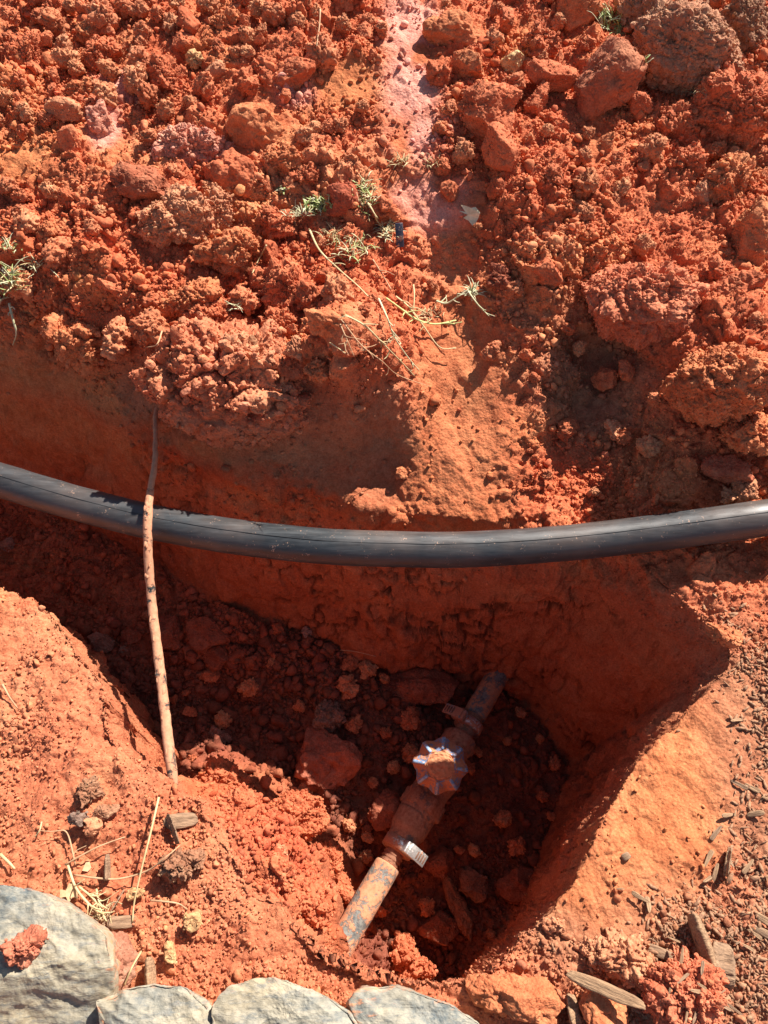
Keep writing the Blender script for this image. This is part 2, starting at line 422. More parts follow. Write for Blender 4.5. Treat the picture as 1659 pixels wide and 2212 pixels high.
# ---- one sheet: the fine middle and a coarse surround out to the horizon
def pad_grid(A, mode): return np.pad(A, 12, mode=mode)
g = 0.02*1.85**np.arange(1, 13); 
Xp = pad_grid(V1[:, 0].reshape(NYf, NXf), 'edge'); Yp = pad_grid(V1[:, 1].reshape(NYf, NXf), 'edge'); Zp = pad_grid(V1[:, 2].reshape(NYf, NXf), 'edge')
for k in range(12):
    Xp[:, 11-k] -= g[k]; Xp[:, -12+k] += g[k]; Yp[11-k, :] -= g[k]; Yp[-12+k, :] += g[k]
    for sl in ((slice(None), 11-k), (slice(None), -12+k), (11-k, slice(None)), (-12+k, slice(None))):
        Zp[sl] = Zp[sl]*math.exp(-(g[k]-(g[k-1] if k else 0))/0.9)
Tp = np.stack([pad_grid(T[:, i].reshape(NYf, NXf), 'edge') for i in range(3)], -1).reshape(-1, 3)
n2, m2 = Xp.shape
ii = np.arange(n2*m2).reshape(n2, m2)
Fq = np.stack([ii[:-1, :-1], ii[:-1, 1:], ii[1:, 1:], ii[1:, :-1]], -1).reshape(-1, 4)
M_GROUND = soil_mat('red_clay_ground', bump=1.0)
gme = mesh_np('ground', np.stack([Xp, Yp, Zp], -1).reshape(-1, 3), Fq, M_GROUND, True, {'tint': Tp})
ground = obj('ground', gme); tag(ground, kind='structure')
N1 = grid_normals(V1[:, 0].reshape(NYf, NXf), V1[:, 1].reshape(NYf, NXf), V1[:, 2].reshape(NYf, NXf)).reshape(-1, 3)
H1 = None
# ------------------------------------------------------------------ clods
M_CLOD = soil_mat('red_clay_clod', bump=1.0)
_ico = {}
def ico(n):
    if n not in _ico:
        bm = bmesh.new(); bmesh.ops.create_icosphere(bm, subdivisions=n, radius=1)
        _ico[n] = (np.array([v.co[:] for v in bm.verts], np.float32), np.array([[v.index for v in f.verts] for f in bm.faces], np.int32)); bm.free()
    return _ico[n]

def crumb_bases(level, stretch=.3):
    base = []
    for k in range(7):
        p, F = ico(level); rad = np.ones(len(p), np.float32); R2 = np.random.RandomState(50+k); nn = R2.normal(size=(8, 3)); nn /= np.linalg.norm(nn, axis=1, keepdims=True)
        for j in range(8):
            c = p @ nn[j].astype(np.float32); rad = np.where(c > .05, np.minimum(rad, R2.uniform(.4, .85)/np.maximum(c, .05)), rad)
        rad = rad*(1 + .25*fbm(p*1.6 + k*5.1, 2, 60+k))
        q = np.random.RandomState(k).uniform(1-stretch*1.3, 1+stretch, 3); base.append((p*rad[:, None]*q[None]).astype(np.float32))
    return np.stack(base)
def rotm(n, R):
    a = R.uniform(0, 2*np.pi, (n, 3)); ca, sa = np.cos(a), np.sin(a); Rm = np.empty((n, 3, 3), np.float32)
    Rm[:, 0, 0] = ca[:, 1]*ca[:, 2]; Rm[:, 0, 1] = -ca[:, 1]*sa[:, 2]; Rm[:, 0, 2] = sa[:, 1]
    Rm[:, 1, 0] = ca[:, 0]*sa[:, 2]+sa[:, 0]*sa[:, 1]*ca[:, 2]; Rm[:, 1, 1] = ca[:, 0]*ca[:, 2]-sa[:, 0]*sa[:, 1]*sa[:, 2]; Rm[:, 1, 2] = -sa[:, 0]*ca[:, 1]
    Rm[:, 2, 0] = sa[:, 0]*sa[:, 2]-ca[:, 0]*sa[:, 1]*ca[:, 2]; Rm[:, 2, 1] = sa[:, 0]*ca[:, 2]+ca[:, 0]*sa[:, 1]*sa[:, 2]; Rm[:, 2, 2] = ca[:, 0]*ca[:, 1]
    return Rm
def sow(V, N, T_, w, n, rlo, rhi, pw, level, R, sink=(.0, .6), jit=.0012, tv=.13):
    """n angular crumbs set on the points V; gives vertices, faces, tints"""
    idx = R.choice(len(V), n, replace=True, p=w); r = rlo*(1-R.uniform(size=n)*(1-(rlo/rhi)**pw))**(-1/pw)
    B = crumb_bases(level)[R.randint(7, size=n)]
    pos = V[idx] + N[idx]*(r*R.uniform(sink[0], sink[1], n))[:, None] + R.uniform(-jit, jit, (n, 3))
    VV = np.einsum('nij,nkj->nki', rotm(n, R), B)*r[:, None, None] + pos[:, None]
    F = ico(level)[1]; nv = B.shape[1]; FF = (F[None] + (np.arange(n)*nv)[:, None, None]).reshape(-1, 3)
    tn = T_[idx]*(1 + R.normal(0, tv, (n, 1)))*(1 + R.normal(0, .03, (n, 3)))
    return VV.reshape(-1, 3), FF, np.repeat(np.clip(tn, .01, .9), nv, 0)
def with_crumbs(v, nrm, F, t, n, rlo, rhi, pw, level, seed):
    R = np.random.RandomState(seed); a, b, c = sow(v, nrm, t*np.array([1.04, 1.1, 1.1]), np.full(len(v), 1/len(v)), n, rlo, rhi, pw, level, R, (-.2, .5))
    return np.vstack([v, a]), np.vstack([F, b+len(v)]), np.vstack([t, c]), np.concatenate([np.ones(len(F), bool), np.zeros(len(b), bool)])

def clod_mesh(name, r, kind, seed, n=5, tint=C_RED, mat=None):
    """r = three half sizes in metres; kind crumbly, firm, slab or sod"""
    p, F = ico(n); R = np.random.RandomState(seed); off = R.uniform(-50, 50, 3).astype(np.float32)
    rm = float(np.mean(r)); r = np.asarray(r, np.float32)
    rad = np.ones(len(p), np.float32)
    ncut, lo = {'crumbly': (11, .62), 'firm': (15, .52), 'slab': (11, .55), 'sod': (7, .72)}[kind]
    nn = R.normal(size=(ncut, 3)); nn /= np.linalg.norm(nn, axis=1, keepdims=True)
    for k in range(ncut):
        c = p @ nn[k].astype(np.float32); dk = R.uniform(lo, .95)
        rad = np.where(c > 0.05, np.minimum(rad, dk/np.maximum(c, .05)), rad)
    rad = rad*(1 + 0.22*fbm(p*1.1 + off, 2, seed % 97))
    v = p*rad[:, None]*r[None]
    m = v + off*0.01
    nrm = v/(r[None]**2); nrm /= np.linalg.norm(nrm, axis=1, keepdims=True)
    q = m/rm
    if kind == 'crumbly':
        wm = m + warp(m, 14, .012, 3) + warp(m, 50, .003, 7); k1 = min(1, rm/.035)
        d = (facets(wm*max(16, .75/rm), 3)[0]-.45)*0.016*k1 + (facets(wm*44, 4)[0]-.4)*0.009*min(1, rm/.02) + (facets(wm*110, 5)[0]-.4)*0.0050 + (facets(m*240, 6)[0]-.4)*.0022 + fbm(q*3, 6, 6, .6)*0.16*rm
    elif kind == 'sod':
        d = (lumps(q*3.2 + warp(q, 3, .5, 3), 3)-.45)*0.20*rm + (facets(m*110, 4)[0]-.35)*0.006 + (lumps(m*340, 5)-.4)*0.0025 + fbm(q*5, 4, 6)*0.09*rm
    elif kind == 'slab':
        d = fbm(q*2.2, 5, 6, .55)*0.16*rm + (lumps(m*140, 4)-.4)*0.0025 + np.minimum(fbm(q*3, 3, 9), 0)*0.25*rm
    else:
        g = sstep(0.0, 0.3, fbm(q*1.8, 2, 8))
        d = fbm(q*2.2, 5, 6, .55)*0.12*rm + (facets(m*150, 4)[0]-.4)*0.0026*(0.2+g) - g*0.05*rm + np.minimum(fbm(q*4, 3, 9)+.25, 0)*0.22*rm
    v = v + nrm*np.minimum(d, .5*rm)[:, None]
    t = np.repeat(np.array([tint], np.float32), len(v), 0)
    a = fbm(q*1.7, 3, 21); t = t*(1 + 0.28*a[:, None]*np.array([0.6, 1, 1.1], np.float32))
    sm = True
    if kind in ('crumbly', 'sod'): v, F, t, sm = with_crumbs(v, nrm, F, t, int(np.clip(r[0]*r[1]*4*math.pi*60000, 40, 1900)), .0009, min(.0055, rm*.2), 2.3, 2 if rm > .02 else 1, seed)
    elif kind == 'firm': v, F, t, sm = with_crumbs(v, nrm, F, t, int(np.clip(r[0]*r[1]*4*math.pi*14000, 10, 400)), .001, .003, 2.4, 1, seed)
    return mesh_np(name, v, F, mat or M_CLOD, sm, {'tint': np.clip(t, .01, .95)})

def view_frame(u, v, deg):
    """axes at a spot: along the slope to the right, up the slope, out of it; turned by deg"""
    f = ray(u, v); f /= np.linalg.norm(f)
    rt = np.array([1.0, 0, 0]) - f*f[0]; rt /= np.linalg.norm(rt); upv = np.cross(rt, f)
    a = math.radians(deg)
    e1 = rt*math.cos(a) + upv*math.sin(a); e2 = -rt*math.sin(a) + upv*math.cos(a)
    return Matrix(((e1[0], e2[0], -f[0]), (e1[1], e2[1], -f[1]), (e1[2], e2[2], -f[2])))

DK = (0.33, 0.095, 0.05); BR = (0.34, 0.155, 0.085); YL = (0.60, 0.33, 0.15); TN = (0.57, 0.235, 0.12); CRD = (0.55, 0.150, 0.066); OR = (0.57, 0.185, 0.078); PK = (0.64, 0.26, 0.17); GY_ = (0.36, 0.18, 0.12)  # DK: dark red, lowered to deepen the shade in the hole
# u, v, half width, half height, turn, kind, colour, label, lift
HERO = [
 (318, 400, 78, 45, -10, 'firm', (.40, .12, .06), 'smooth oval brownish red clod lying left of the crumbly tan clods', .5),
 (152, 243, 47, 26, -8, 'firm', TN, 'angular tan brown clod beside the pale pink wedge', .5),
 (224, 272, 32, 52, 18, 'firm', PK, 'pale pink slick wedge of clay standing right of the angular tan clod', .1),
 (482, 55, 36, 27, 5, 'crumbly', OR, 'crumbly orange clod high on the heap left of the slick pink clay', .4),
 (398, 95, 25, 24, 0, 'firm', CRD, 'compact red clod below and left of the crumbly orange one at the top', .5),
 (370, 55, 18, 18, 0, 'crumbly', TN, 'small tan crumbly clod near the top edge of the heap', .5),
 (428, 131, 23, 15, 0, 'crumbly', YL, 'small yellowish flat clod in a dark gap of the heap', .5),
 (467, 152, 23, 19, 10, 'firm', TN, 'small tan stone-like clod right of the yellowish flat one', .5),
 (365, 166, 40, 34, -15, 'crumbly', CRD, 'rough red clod below the small yellowish flat clod', .2),
 (640, 160, 44, 38, 0, 'slab', CRD, 'broad red block with a dark gap under its lower edge', .4),
 (578, 162, 23, 25, 0, 'crumbly', CRD, 'small rough red clod against the left side of the broad red block', .4),
 (186, 195, 32, 21, 0, 'crumbly', OR, 'rough orange clod above the angular tan clod', .4),
 (555, 270, 60, 66, 35, 'slab', OR, 'large smooth orange slab of clay leaning down the heap', .1),
 (515, 375, 64, 44, -12, 'slab', CRD, 'angular red clod right of the smooth oval clod', .3),
 (415, 318, 76, 42, -10, 'crumbly', PK, 'broad pinkish crumbly clod above the smooth oval clod', 0),
 (380, 476, 74, 60, -12, 'crumbly', TN, 'large crumbly tan clod right below the smooth oval clod', .3),
 (470, 452, 28, 42, 0, 'sod', TN, 'pale knobbly clod against the right side of the large crumbly tan clod', .5),
 (500, 545, 62, 44, 12, 'crumbly', OR, 'crumbly orange clod between two dark gaps below the knobbly one', .4),
 (597, 482, 38, 34, 0, 'crumbly', CRD, 'rough red clod left of the green weed', .4),
 (613, 350, 42, 32, 15, 'crumbly', OR, 'rough clod above the green weed right of the angular red clod', .3),
 (665, 380, 32, 22, 0, 'crumbly', CRD, 'flat rough clod just above the green weed', .3),
 (710, 345, 34, 24, 0, 'slab', OR, 'orange slab of clay left of the slick pink patch', .3),
 (735, 437, 36, 44, 0, 'firm', (.42, .10, .05), 'dark red firm clod between the green weed and the dry grass', .4),
 (505, 22, 18, 12, 0, 'firm', TN, 'small tan pebble-like clod at the top edge', .5),
 (55, 120, 46, 42, 0, 'crumbly', CRD, 'knobbly red clod at the left edge near the top', .2),
 (215, 120, 42, 30, 10, 'crumbly', CRD, 'knobbly red clod above the slick clay near the left', .2),
 (115, 22, 28, 26, 0, 'crumbly', CRD, 'knobbly red clod in the upper left corner', .4),
 (185, 72, 21, 19, 0, 'crumbly', OR, 'small knobbly orange clod in the upper left part', .5),
 (66, 84, 16, 12, 0, 'firm', TN, 'small tan clod near the upper left corner', .6),
 (140, 103, 14, 24, 0, 'crumbly', TN, 'narrow upright tan clod in the upper left part', .5),
 (120, 505, 38, 24, 0, 'crumbly', OR, 'rough orange clod at the left above the pale dry grass', .3),
 (985, 74, 66, 36, 0, 'slab', OR, 'wide flat orange slab resting on the slick pink clay', .6),
 (1012, 141, 38, 38, 0, 'firm', OR, 'rounded orange clod below the wide flat slab', .6),
 (1110, 134, 27, 25, 0, 'firm', (.72, .46, .22), 'pale yellow clod between red clods near the top', .4),
 (1168, 98, 36, 42, 0, 'crumbly', CRD, 'bright red crumbly clod behind the two lobed clod', .4),
 (1182, 165, 54, 44, -5, 'firm', CRD, 'large rounded red clod, upper lobe, right of the pale yellow clod', .6),
 (1158, 222, 30, 42, -15, 'firm', CRD, 'narrow red clod below the large rounded one', .2),
 (1045, 240, 92, 62, -8, 'firm', CRD, 'big broken red clod at the edge of the slick pink clay', .5),
 (1298, 180, 66, 96, -28, 'firm', (.44, .14, .07), 'tall wedge shaped brown red clod near the top right', .4),
 (1082, 330, 54, 56, -40, 'firm', CRD, 'rounded red clod with a dark shadow below the big broken one', .6),
 (950, 160, 26, 22, -20, 'crumbly', CRD, 'small rough clod at the edge of the slick pink clay', .3),
 (975, 300, 16, 14, 0, 'crumbly', CRD, 'small dark crumb clod beside the slick pink clay', .6),
 (972, 412, 18, 20, 0, 'firm', CRD, 'single small clod casting a shadow on the slick clay', .8),
 (1478, 112, 112, 74, -16, 'sod', (.45, .20, .11), 'huge greyish brown sod clump with roots at the top right', .5),
 (1395, 30, 46, 40, -20, 'sod', (.45, .20, .11), 'brown sod lump at the top edge beside the green grass', .5),
 (1602, 60, 40, 60, 0, 'sod', BR, 'brown sod lump in the upper right corner', .3),
 (1250, 25, 44, 42, 0, 'firm', OR, 'smooth orange block at the top edge left of the green grass', .2),
 (1592, 240, 82, 62, 0, 'crumbly', CRD, 'large bright red crumbly clod at the right edge below the sod clump', .5),
 (1265, 102, 17, 16, 0, 'crumbly', CRD, 'small round clod on top of the tall wedge clod', .9),
 (1385, 225, 30, 26, 0, 'firm', CRD, 'red clod between the tall wedge clod and the crumbly one', .3),
 (1450, 258, 48, 34, 0, 'crumbly', CRD, 'rough clod left below the large bright red crumbly clod', .2),
 (1482, 355, 34, 38, 0, 'crumbly', CRD, 'rough red block in the right part of the heap', .3),
 (1540, 330, 27, 18, 0, 'crumbly', OR, 'small rough clod right above the rough red block', .4),
 (1518, 428, 18, 48, 3, 'slab', TN, 'narrow upright pale brown slab at the right', .4),
 (1570, 405, 46, 54, 0, 'crumbly', OR, 'crumbly orange clod right of the narrow upright slab', .2),
 (1628, 512, 48, 78, 8, 'firm', OR, 'tall firm orange clod at the right edge', .5),
 (1305, 315, 38, 20, 30, 'firm', OR, 'sloping smooth orange clod in the right part of the heap', 0),
 (412, 642, 62, 34, 18, 'crumbly', OR, 'elongated crumbly orange clod above the big overhanging clump', .6),
 (345, 650, 26, 18, 0, 'crumbly', CRD, 'small crumbly red clod left of the elongated orange clod', .5),
 (610, 628, 50, 50, 0, 'crumbly', CRD, 'round crumbly red clod above the overhanging edge', .5),
 (603, 702, 44, 30, -5, 'crumbly', CRD, 'rough red clod under the round crumbly one', .5),
 (712, 702, 58, 28, -10, 'slab', OR, 'flat orange slab jutting out over the dark hollow', .7),
 (465, 682, 50, 36, 10, 'crumbly', CRD, 'crumbly red clod right above the big overhanging clump', .4),
 (102, 648, 24, 20, 0, 'firm', CRD, 'small red clod at the left edge of the trench', .6),
 (165, 735, 64, 50, -25, 'crumbly', OR, 'crumbly sunlit orange lump at the brink of the trench on the left', 0),
 (650, 750, 32, 18, 0, 'crumbly', TN, 'small crumbly tan clod over the dark hollow', .8),
 (685, 800, 28, 22, 0, 'crumbly', OR, 'small crumbly clod at the right end of the overhanging clump', 1.0),
 (1365, 642, 130, 82, -5, 'crumbly', (.58, .175, .088), 'very large pinkish red crumbly clod above the right hand hollow', .45),
 (1180, 585, 42, 34, -20, 'firm', CRD, 'angular red clod left of the very large crumbly clod', .5),
 (1078, 605, 20, 30, 0, 'crumbly', DK, 'dark red clod right of the dry stems', .4),
 (1458, 660, 40, 62, -10, 'crumbly', OR, 'crumbly orange clod against the right side of the very large one', .3),
 (1555, 820, 98, 84, 8, 'crumbly', OR, 'large crumbly orange clod at the right edge of the hollow', .45),
 (1566, 1018, 55, 34, -8, 'firm', (.46, .12, .06), 'smooth red clod in shade above the black pipe', .5),
 (1305, 815, 32, 25, 0, 'firm', CRD, 'red clod lying in the shaded right hand hollow', .7),
 (1352, 800, 20, 22, 30, 'firm', CRD, 'small angular clod in the shaded hollow touching the larger one', .8),
 (1325, 925, 16, 28, 25, 'firm', TN, 'narrow tan clod catching the sun below the hollow', .7),
 (1610, 1060, 25, 24, 0, 'crumbly', TN, 'crumbly clod just above the black pipe at the right edge', .8),
 (1575, 1074, 20, 17, 0, 'crumbly', TN, 'small crumbly clod touching the black pipe at the right', .8),
 (1612, 935, 50, 44, 0, 'crumbly', OR, 'crumbly clod at the right edge above the smooth shaded clod', .4),
 (1590, 632, 74, 36, 12, 'slab', CRD, 'broad red slab facing down the slope at the right edge', .3),
 (1555, 590, 26, 24, 0, 'crumbly', CRD, 'small rough clod on top of the broad red slab', .6),
 (868, 1020, 15, 15, 0, 'firm', OR, 'small clod stuck on the slope left of the smooth chute', .5),
 (1562, 1372, 38, 30, -20, 'firm', OR, 'orange lump on the right rim of the hole casting a long shadow', .6),
 # in the hole
 (15, 1178, 21, 18, 0, 'firm', GY_, 'greyish tan clod on the trench floor at the left edge', .6),
 (215, 1388, 27, 22, 0, 'firm', (.36, .17, .11), 'pale brown clod on the trench floor left of the muddy cable', .7),
 (270, 1402, 15, 12, 0, 'firm', (.36, .17, .11), 'small pale chip right of the pale brown clod', .7),
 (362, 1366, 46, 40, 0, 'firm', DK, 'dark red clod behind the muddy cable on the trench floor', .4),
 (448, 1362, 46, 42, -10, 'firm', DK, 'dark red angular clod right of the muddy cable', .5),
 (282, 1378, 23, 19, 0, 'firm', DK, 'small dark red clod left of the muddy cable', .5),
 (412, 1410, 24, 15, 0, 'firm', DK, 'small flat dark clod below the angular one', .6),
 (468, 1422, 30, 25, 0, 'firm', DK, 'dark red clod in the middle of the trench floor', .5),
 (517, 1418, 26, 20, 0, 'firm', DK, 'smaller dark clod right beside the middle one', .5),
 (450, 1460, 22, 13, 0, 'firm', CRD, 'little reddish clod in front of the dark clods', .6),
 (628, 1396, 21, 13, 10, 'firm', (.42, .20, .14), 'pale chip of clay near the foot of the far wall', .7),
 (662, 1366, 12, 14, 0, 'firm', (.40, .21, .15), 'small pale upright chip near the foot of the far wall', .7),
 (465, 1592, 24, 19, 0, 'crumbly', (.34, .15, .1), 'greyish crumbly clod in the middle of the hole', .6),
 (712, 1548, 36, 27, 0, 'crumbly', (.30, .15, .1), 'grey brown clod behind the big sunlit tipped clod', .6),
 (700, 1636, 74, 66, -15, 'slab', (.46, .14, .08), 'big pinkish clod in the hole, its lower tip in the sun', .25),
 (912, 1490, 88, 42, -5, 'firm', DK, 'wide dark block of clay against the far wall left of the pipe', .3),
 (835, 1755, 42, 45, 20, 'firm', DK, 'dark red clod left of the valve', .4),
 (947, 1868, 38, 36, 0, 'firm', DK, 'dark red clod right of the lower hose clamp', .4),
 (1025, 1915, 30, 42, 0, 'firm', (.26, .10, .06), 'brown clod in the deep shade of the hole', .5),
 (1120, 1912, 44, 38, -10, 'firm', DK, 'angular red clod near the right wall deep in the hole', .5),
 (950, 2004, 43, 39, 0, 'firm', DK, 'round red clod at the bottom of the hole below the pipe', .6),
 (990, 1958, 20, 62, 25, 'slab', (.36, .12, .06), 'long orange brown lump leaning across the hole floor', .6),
 # the sunlit bank on the left of the hole
 (478, 1690, 56, 42, -10, 'crumbly', CRD, 'crumbly bright red clod at the top of the sunlit bank', .4),
 (512, 1752, 46, 34, -30, 'crumbly', CRD, 'crumbly red clod on the sunlit bank below the top one', .3),
 (628, 1772, 62, 72, -35, 'crumbly', CRD, 'large crumbly red clod on the sunlit bank facing the valve', .6),
 (600, 1840, 15, 13, 0, 'crumbly', TN, 'tiny tan clod in the middle of the sunlit bank', .8),
 (600, 1890, 46, 40, 0, 'crumbly', CRD, 'crumbly clod low on the sunlit bank', .3),
 (668, 1950, 58, 46, -30, 'crumbly', CRD, 'crumbly clod at the foot of the sunlit bank near the pipe end', .4),
 (742, 1915, 24, 44, 40, 'firm', CRD, 'smooth oblong red clod right next to the lower pipe', .7),
 (715, 1858, 24, 36, 20, 'crumbly', CRD, 'crumbly clod just above the smooth oblong one', .6),
 (872, 2045, 22, 32, 10, 'crumbly', CRD, 'small crumbly red peak rising from the near wall of the hole', .9),
 (905, 2090, 48, 22, -12, 'crumbly', CRD, 'flat crumbly red lump on the near brink of the hole', .5),
 # this side of the hole
 (170, 1772, 23, 18, 0, 'firm', (.24, .15, .11), 'dark grey brown stone among clods left of the straw', .6),
 (200, 1785, 20, 19, 0, 'firm', TN, 'tan clod touching the dark grey brown stone', .6),
 (226, 1752, 30, 14, 28, 'firm', BR, 'brown clod slanting above the tan one left of the straw', .7),
 (190, 1712, 24, 30, 0, 'crumbly', BR, 'dark brown clod on the trodden clay above the slanting one', .1),
 (410, 1990, 21, 20, 0, 'firm', YL, 'round yellowish clod on trodden clay in front of the stones', .7),
 (368, 2055, 15, 24, 10, 'firm', YL, 'upright yellowish chip between the round clod and the stones', .7),
 (290, 1932, 24, 17, 20, 'firm', YL, 'pale flat clod right of the straw foot', .5),
 (382, 1868, 34, 26, -20, 'crumbly', BR, 'dark crumbly clod with a black gap under it, right of the straw', .6),
 (420, 1855, 26, 14, -20, 'crumbly', BR, 'brown crumbly sliver right of the dark crumbly clod', .6),
 (255, 2078, 32, 56, 12, 'slab', (.36, .15, .09), 'brick brown slab standing between the two left border stones', .5),
 (52, 2046, 34, 27, 0, 'crumbly', (.50, .16, .09), 'lump of red mud sitting on the big blue grey stone', 9),
 (1120, 2155, 105, 56, -12, 'slab', OR, 'wide flat orange cake of clay in front of the hole', .1),
 (1305, 2180, 44, 42, 0, 'slab', OR, 'orange clod under the long wood chip', .4),
 (1340, 2068, 58, 36, 0, 'crumbly', TN, 'pale crumbly clod above the long wood chip', .4),
 (1385, 2100, 36, 30, 0, 'crumbly', TN, 'pale crumbly clod between two wood chips', .4),
 (1478, 2140, 76, 76, 0, 'crumbly', (.58, .17, .085), 'bright pinkish red crumbly clod in the lower right corner', .4),
 (1270, 2045, 24, 16, 0, 'crumbly', TN, 'small pale clod on the smooth rim in front of the hole', .3),
 (1200, 2000, 20, 12, 0, 'crumbly', TN, 'small flat pale clod at the near right rim', .3),
]
GRP = 'clods of red clay lying about the dig'
placed = []
for k, (u, v, a, b, deg, kind, col, lab, lift) in enumerate(HERO):
    g = on(u, v)
    if lift == 9: g = P(u, v, 0.038); lift = .2
    s = px(g); r3 = (a*s*1.08, b*s*1.08, min(a, b)*s*0.95)
    f = ray(u, v); f /= np.linalg.norm(f)
    c = g - f*(lift+.18)*r3[2]*0.9
    mx = max(a, b)
    me = clod_mesh('clay_clod', r3, kind, 100+k*13, 7 if mx > 70 else (6 if mx > 26 else 5), col)
    o = obj('clay_clod', me, None, Vector(c)); o.rotation_euler = view_frame(u, v, deg).to_euler()
    tag(o, lab, 'clay clod', GRP); placed.append((c[0], c[1], c[2], (a+b)/2*s))

# the big clump that hangs over the trench, lump upon lump in one mesh
def clump():
    g = on(500, 800); s = px(g); f = ray(500, 820); f /= np.linalg.norm(f)
    p, F = ico(7)
    r = np.array([172*s, 122*s, 96*s], np.float32); off = 3.3
    rad = 1 + 0.20*fbm(p*1.3 + off, 3, 71)
    v = p*rad[:, None]*r; n = v/(r**2); n /= np.linalg.norm(n, axis=1, keepdims=True)
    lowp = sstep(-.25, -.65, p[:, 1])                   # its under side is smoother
    wv_ = v + warp(v, 12, .02, 2) + warp(v, 45, .005, 4)
    d = (facets(wv_*17, 72)[0]-.4)*.028 + (facets(wv_*42, 73)[0]-.4)*.016 + (facets(wv_*100, 74)[0]-.4)*.008 + fbm(v*12, 5, 79, .6)*.022 + (lumps(v*260, 76)-.4)*.002
    d = d*(1-.65*lowp) + fbm(v*30, 4, 75)*.008
    v = v + n*d[:, None]
    t = np.repeat(np.array([(.55, .175, .085)], np.float32), len(v), 0)
    t = lerp(t, (.58, .225, .115), sstep(0, .4, fbm(v*25, 3, 77))*.8); t = lerp(t, (.40, .15, .08), lowp*.6)  # last tint paints shade onto the under side
    keep = p[:, 1] > -.45
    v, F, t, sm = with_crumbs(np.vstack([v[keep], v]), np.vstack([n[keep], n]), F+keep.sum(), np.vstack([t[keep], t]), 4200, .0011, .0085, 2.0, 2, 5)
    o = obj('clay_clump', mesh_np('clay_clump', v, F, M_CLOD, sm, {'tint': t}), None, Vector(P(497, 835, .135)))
    o.rotation_euler = view_frame(500, 835, -14).to_euler()
    tag(o, 'biggest crumbly tan clump, overhanging the trench above the black pipe', 'clay clump')
    return o
clump()

# ---- the smaller clods: five shapes of each of three builds, copied
protos = []
for k in range(12):
    kind = ('crumbly', 'crumbly', 'firm', 'sod')[k % 4]; R = np.random.RandomState(k)
    r3 = np.array([1, R.uniform(.7, .95), R.uniform(.6, .85)])*0.016
    protos.append(clod_mesh('clay_clod', r3, kind, 900+k, 5, [(.54, .155, .07), (.56, .19, .09), (.53, .145, .065), (.56, .21, .10)][k % 4]))
M_CLODR = soil_mat('red_clay_small_clod', bump=0.9, rnd=1)
for m in protos: m.materials[0] = M_CLODR

def blocked(x, y, r, k=0.8):
    for q in placed:
        if (q[0]-x)**2 + (q[1]-y)**2 < (k*(q[3]+r))**2: return True
    return False
SMOOTH = smoothz; 
def nrm_at(x, y):
    e = 0.006; dx = (hz(x+e, y)-hz(x-e, y))/(2*e); dy = (hz(x, y+e)-hz(x, y-e))/(2*e)
    n = np.array([-dx, -dy, 1.0]); return n/np.linalg.norm(n)
LAND = [('smooth oval clod', 318, 400), ('angular tan clod', 152, 243), ('pale pink wedge', 224, 272), ('broad red block', 640, 160), ('orange leaning slab', 555, 270), ('angular red clod', 515, 375),
 ('crumbly tan clod', 380, 476), ('green weed', 682, 445), ('dark red firm clod', 735, 437), ('knobbly left edge clod', 55, 120), ('wide flat orange slab', 985, 74), ('pale yellow clod', 1110, 134),
 ('big broken red clod', 1045, 240), ('tall wedge clod', 1298, 180), ('rounded orange clod', 1082, 330), ('huge sod clump', 1478, 112), ('bright crumbly right edge clod', 1592, 240), ('rough red block', 1482, 355),
 ('narrow upright slab', 1518, 428), ('tall firm right edge clod', 1628, 512), ('elongated orange clod', 412, 642), ('round crumbly clod by the brink', 610, 628), ('very large crumbly clod', 1365, 642), ('large right edge clod', 1555, 820),
 ('smooth clod in shade', 1566, 1018), ('torn dry leaf', 1015, 462), ('plastic tag', 863, 508), ('left edge grass tuft', 15, 615), ('biggest overhanging clump', 500, 800), ('dry stems', 840, 700),
 ('muddy cable', 340, 1400), ('pinkish clod in the hole', 700, 1642), ('handwheel', 951, 1655), ('upper hose clamp', 1000, 1550), ('lower hose clamp', 870, 1850), ('round clod at the hole bottom', 950, 2004), ('wide dark block', 912, 1490), ('angular clod by the right wall', 1120, 1912)]
LAND += [('long weathered wood chip', 1308, 2138), ('grey split wood chip', 1440, 2062), ('broad tan wood chip', 1516, 2032), ('pinkish red corner clod', 1478, 2140), ('light edge splinter', 1642, 1982), ('small pale edge chip', 1632, 1758), ('dark brown wood chip', 1562, 2088)]
_used = set()
def where(u, v, kind):
    L = sorted(LAND, key=lambda q: (q[1]-u)**2 + (q[2]-v)**2)
    for q in L[:5]:
        dx, dy = u-q[1], v-q[2]; d = math.hypot(dx, dy); a = math.degrees(math.atan2(-dy, dx)) % 360
        w = ['to the right of', 'up right from', 'straight above', 'up left from', 'to the left of', 'down left from', 'straight below', 'down right from'][int((a+22.5)//45) % 8]
        for t in (('%s %s the %s' % (kind, w, q[0])) if d < 130 else ('%s some way %s the %s' % (kind, w, q[0])),):
            if t not in _used and len(t.split()) <= 16: _used.add(t); return t
    return None
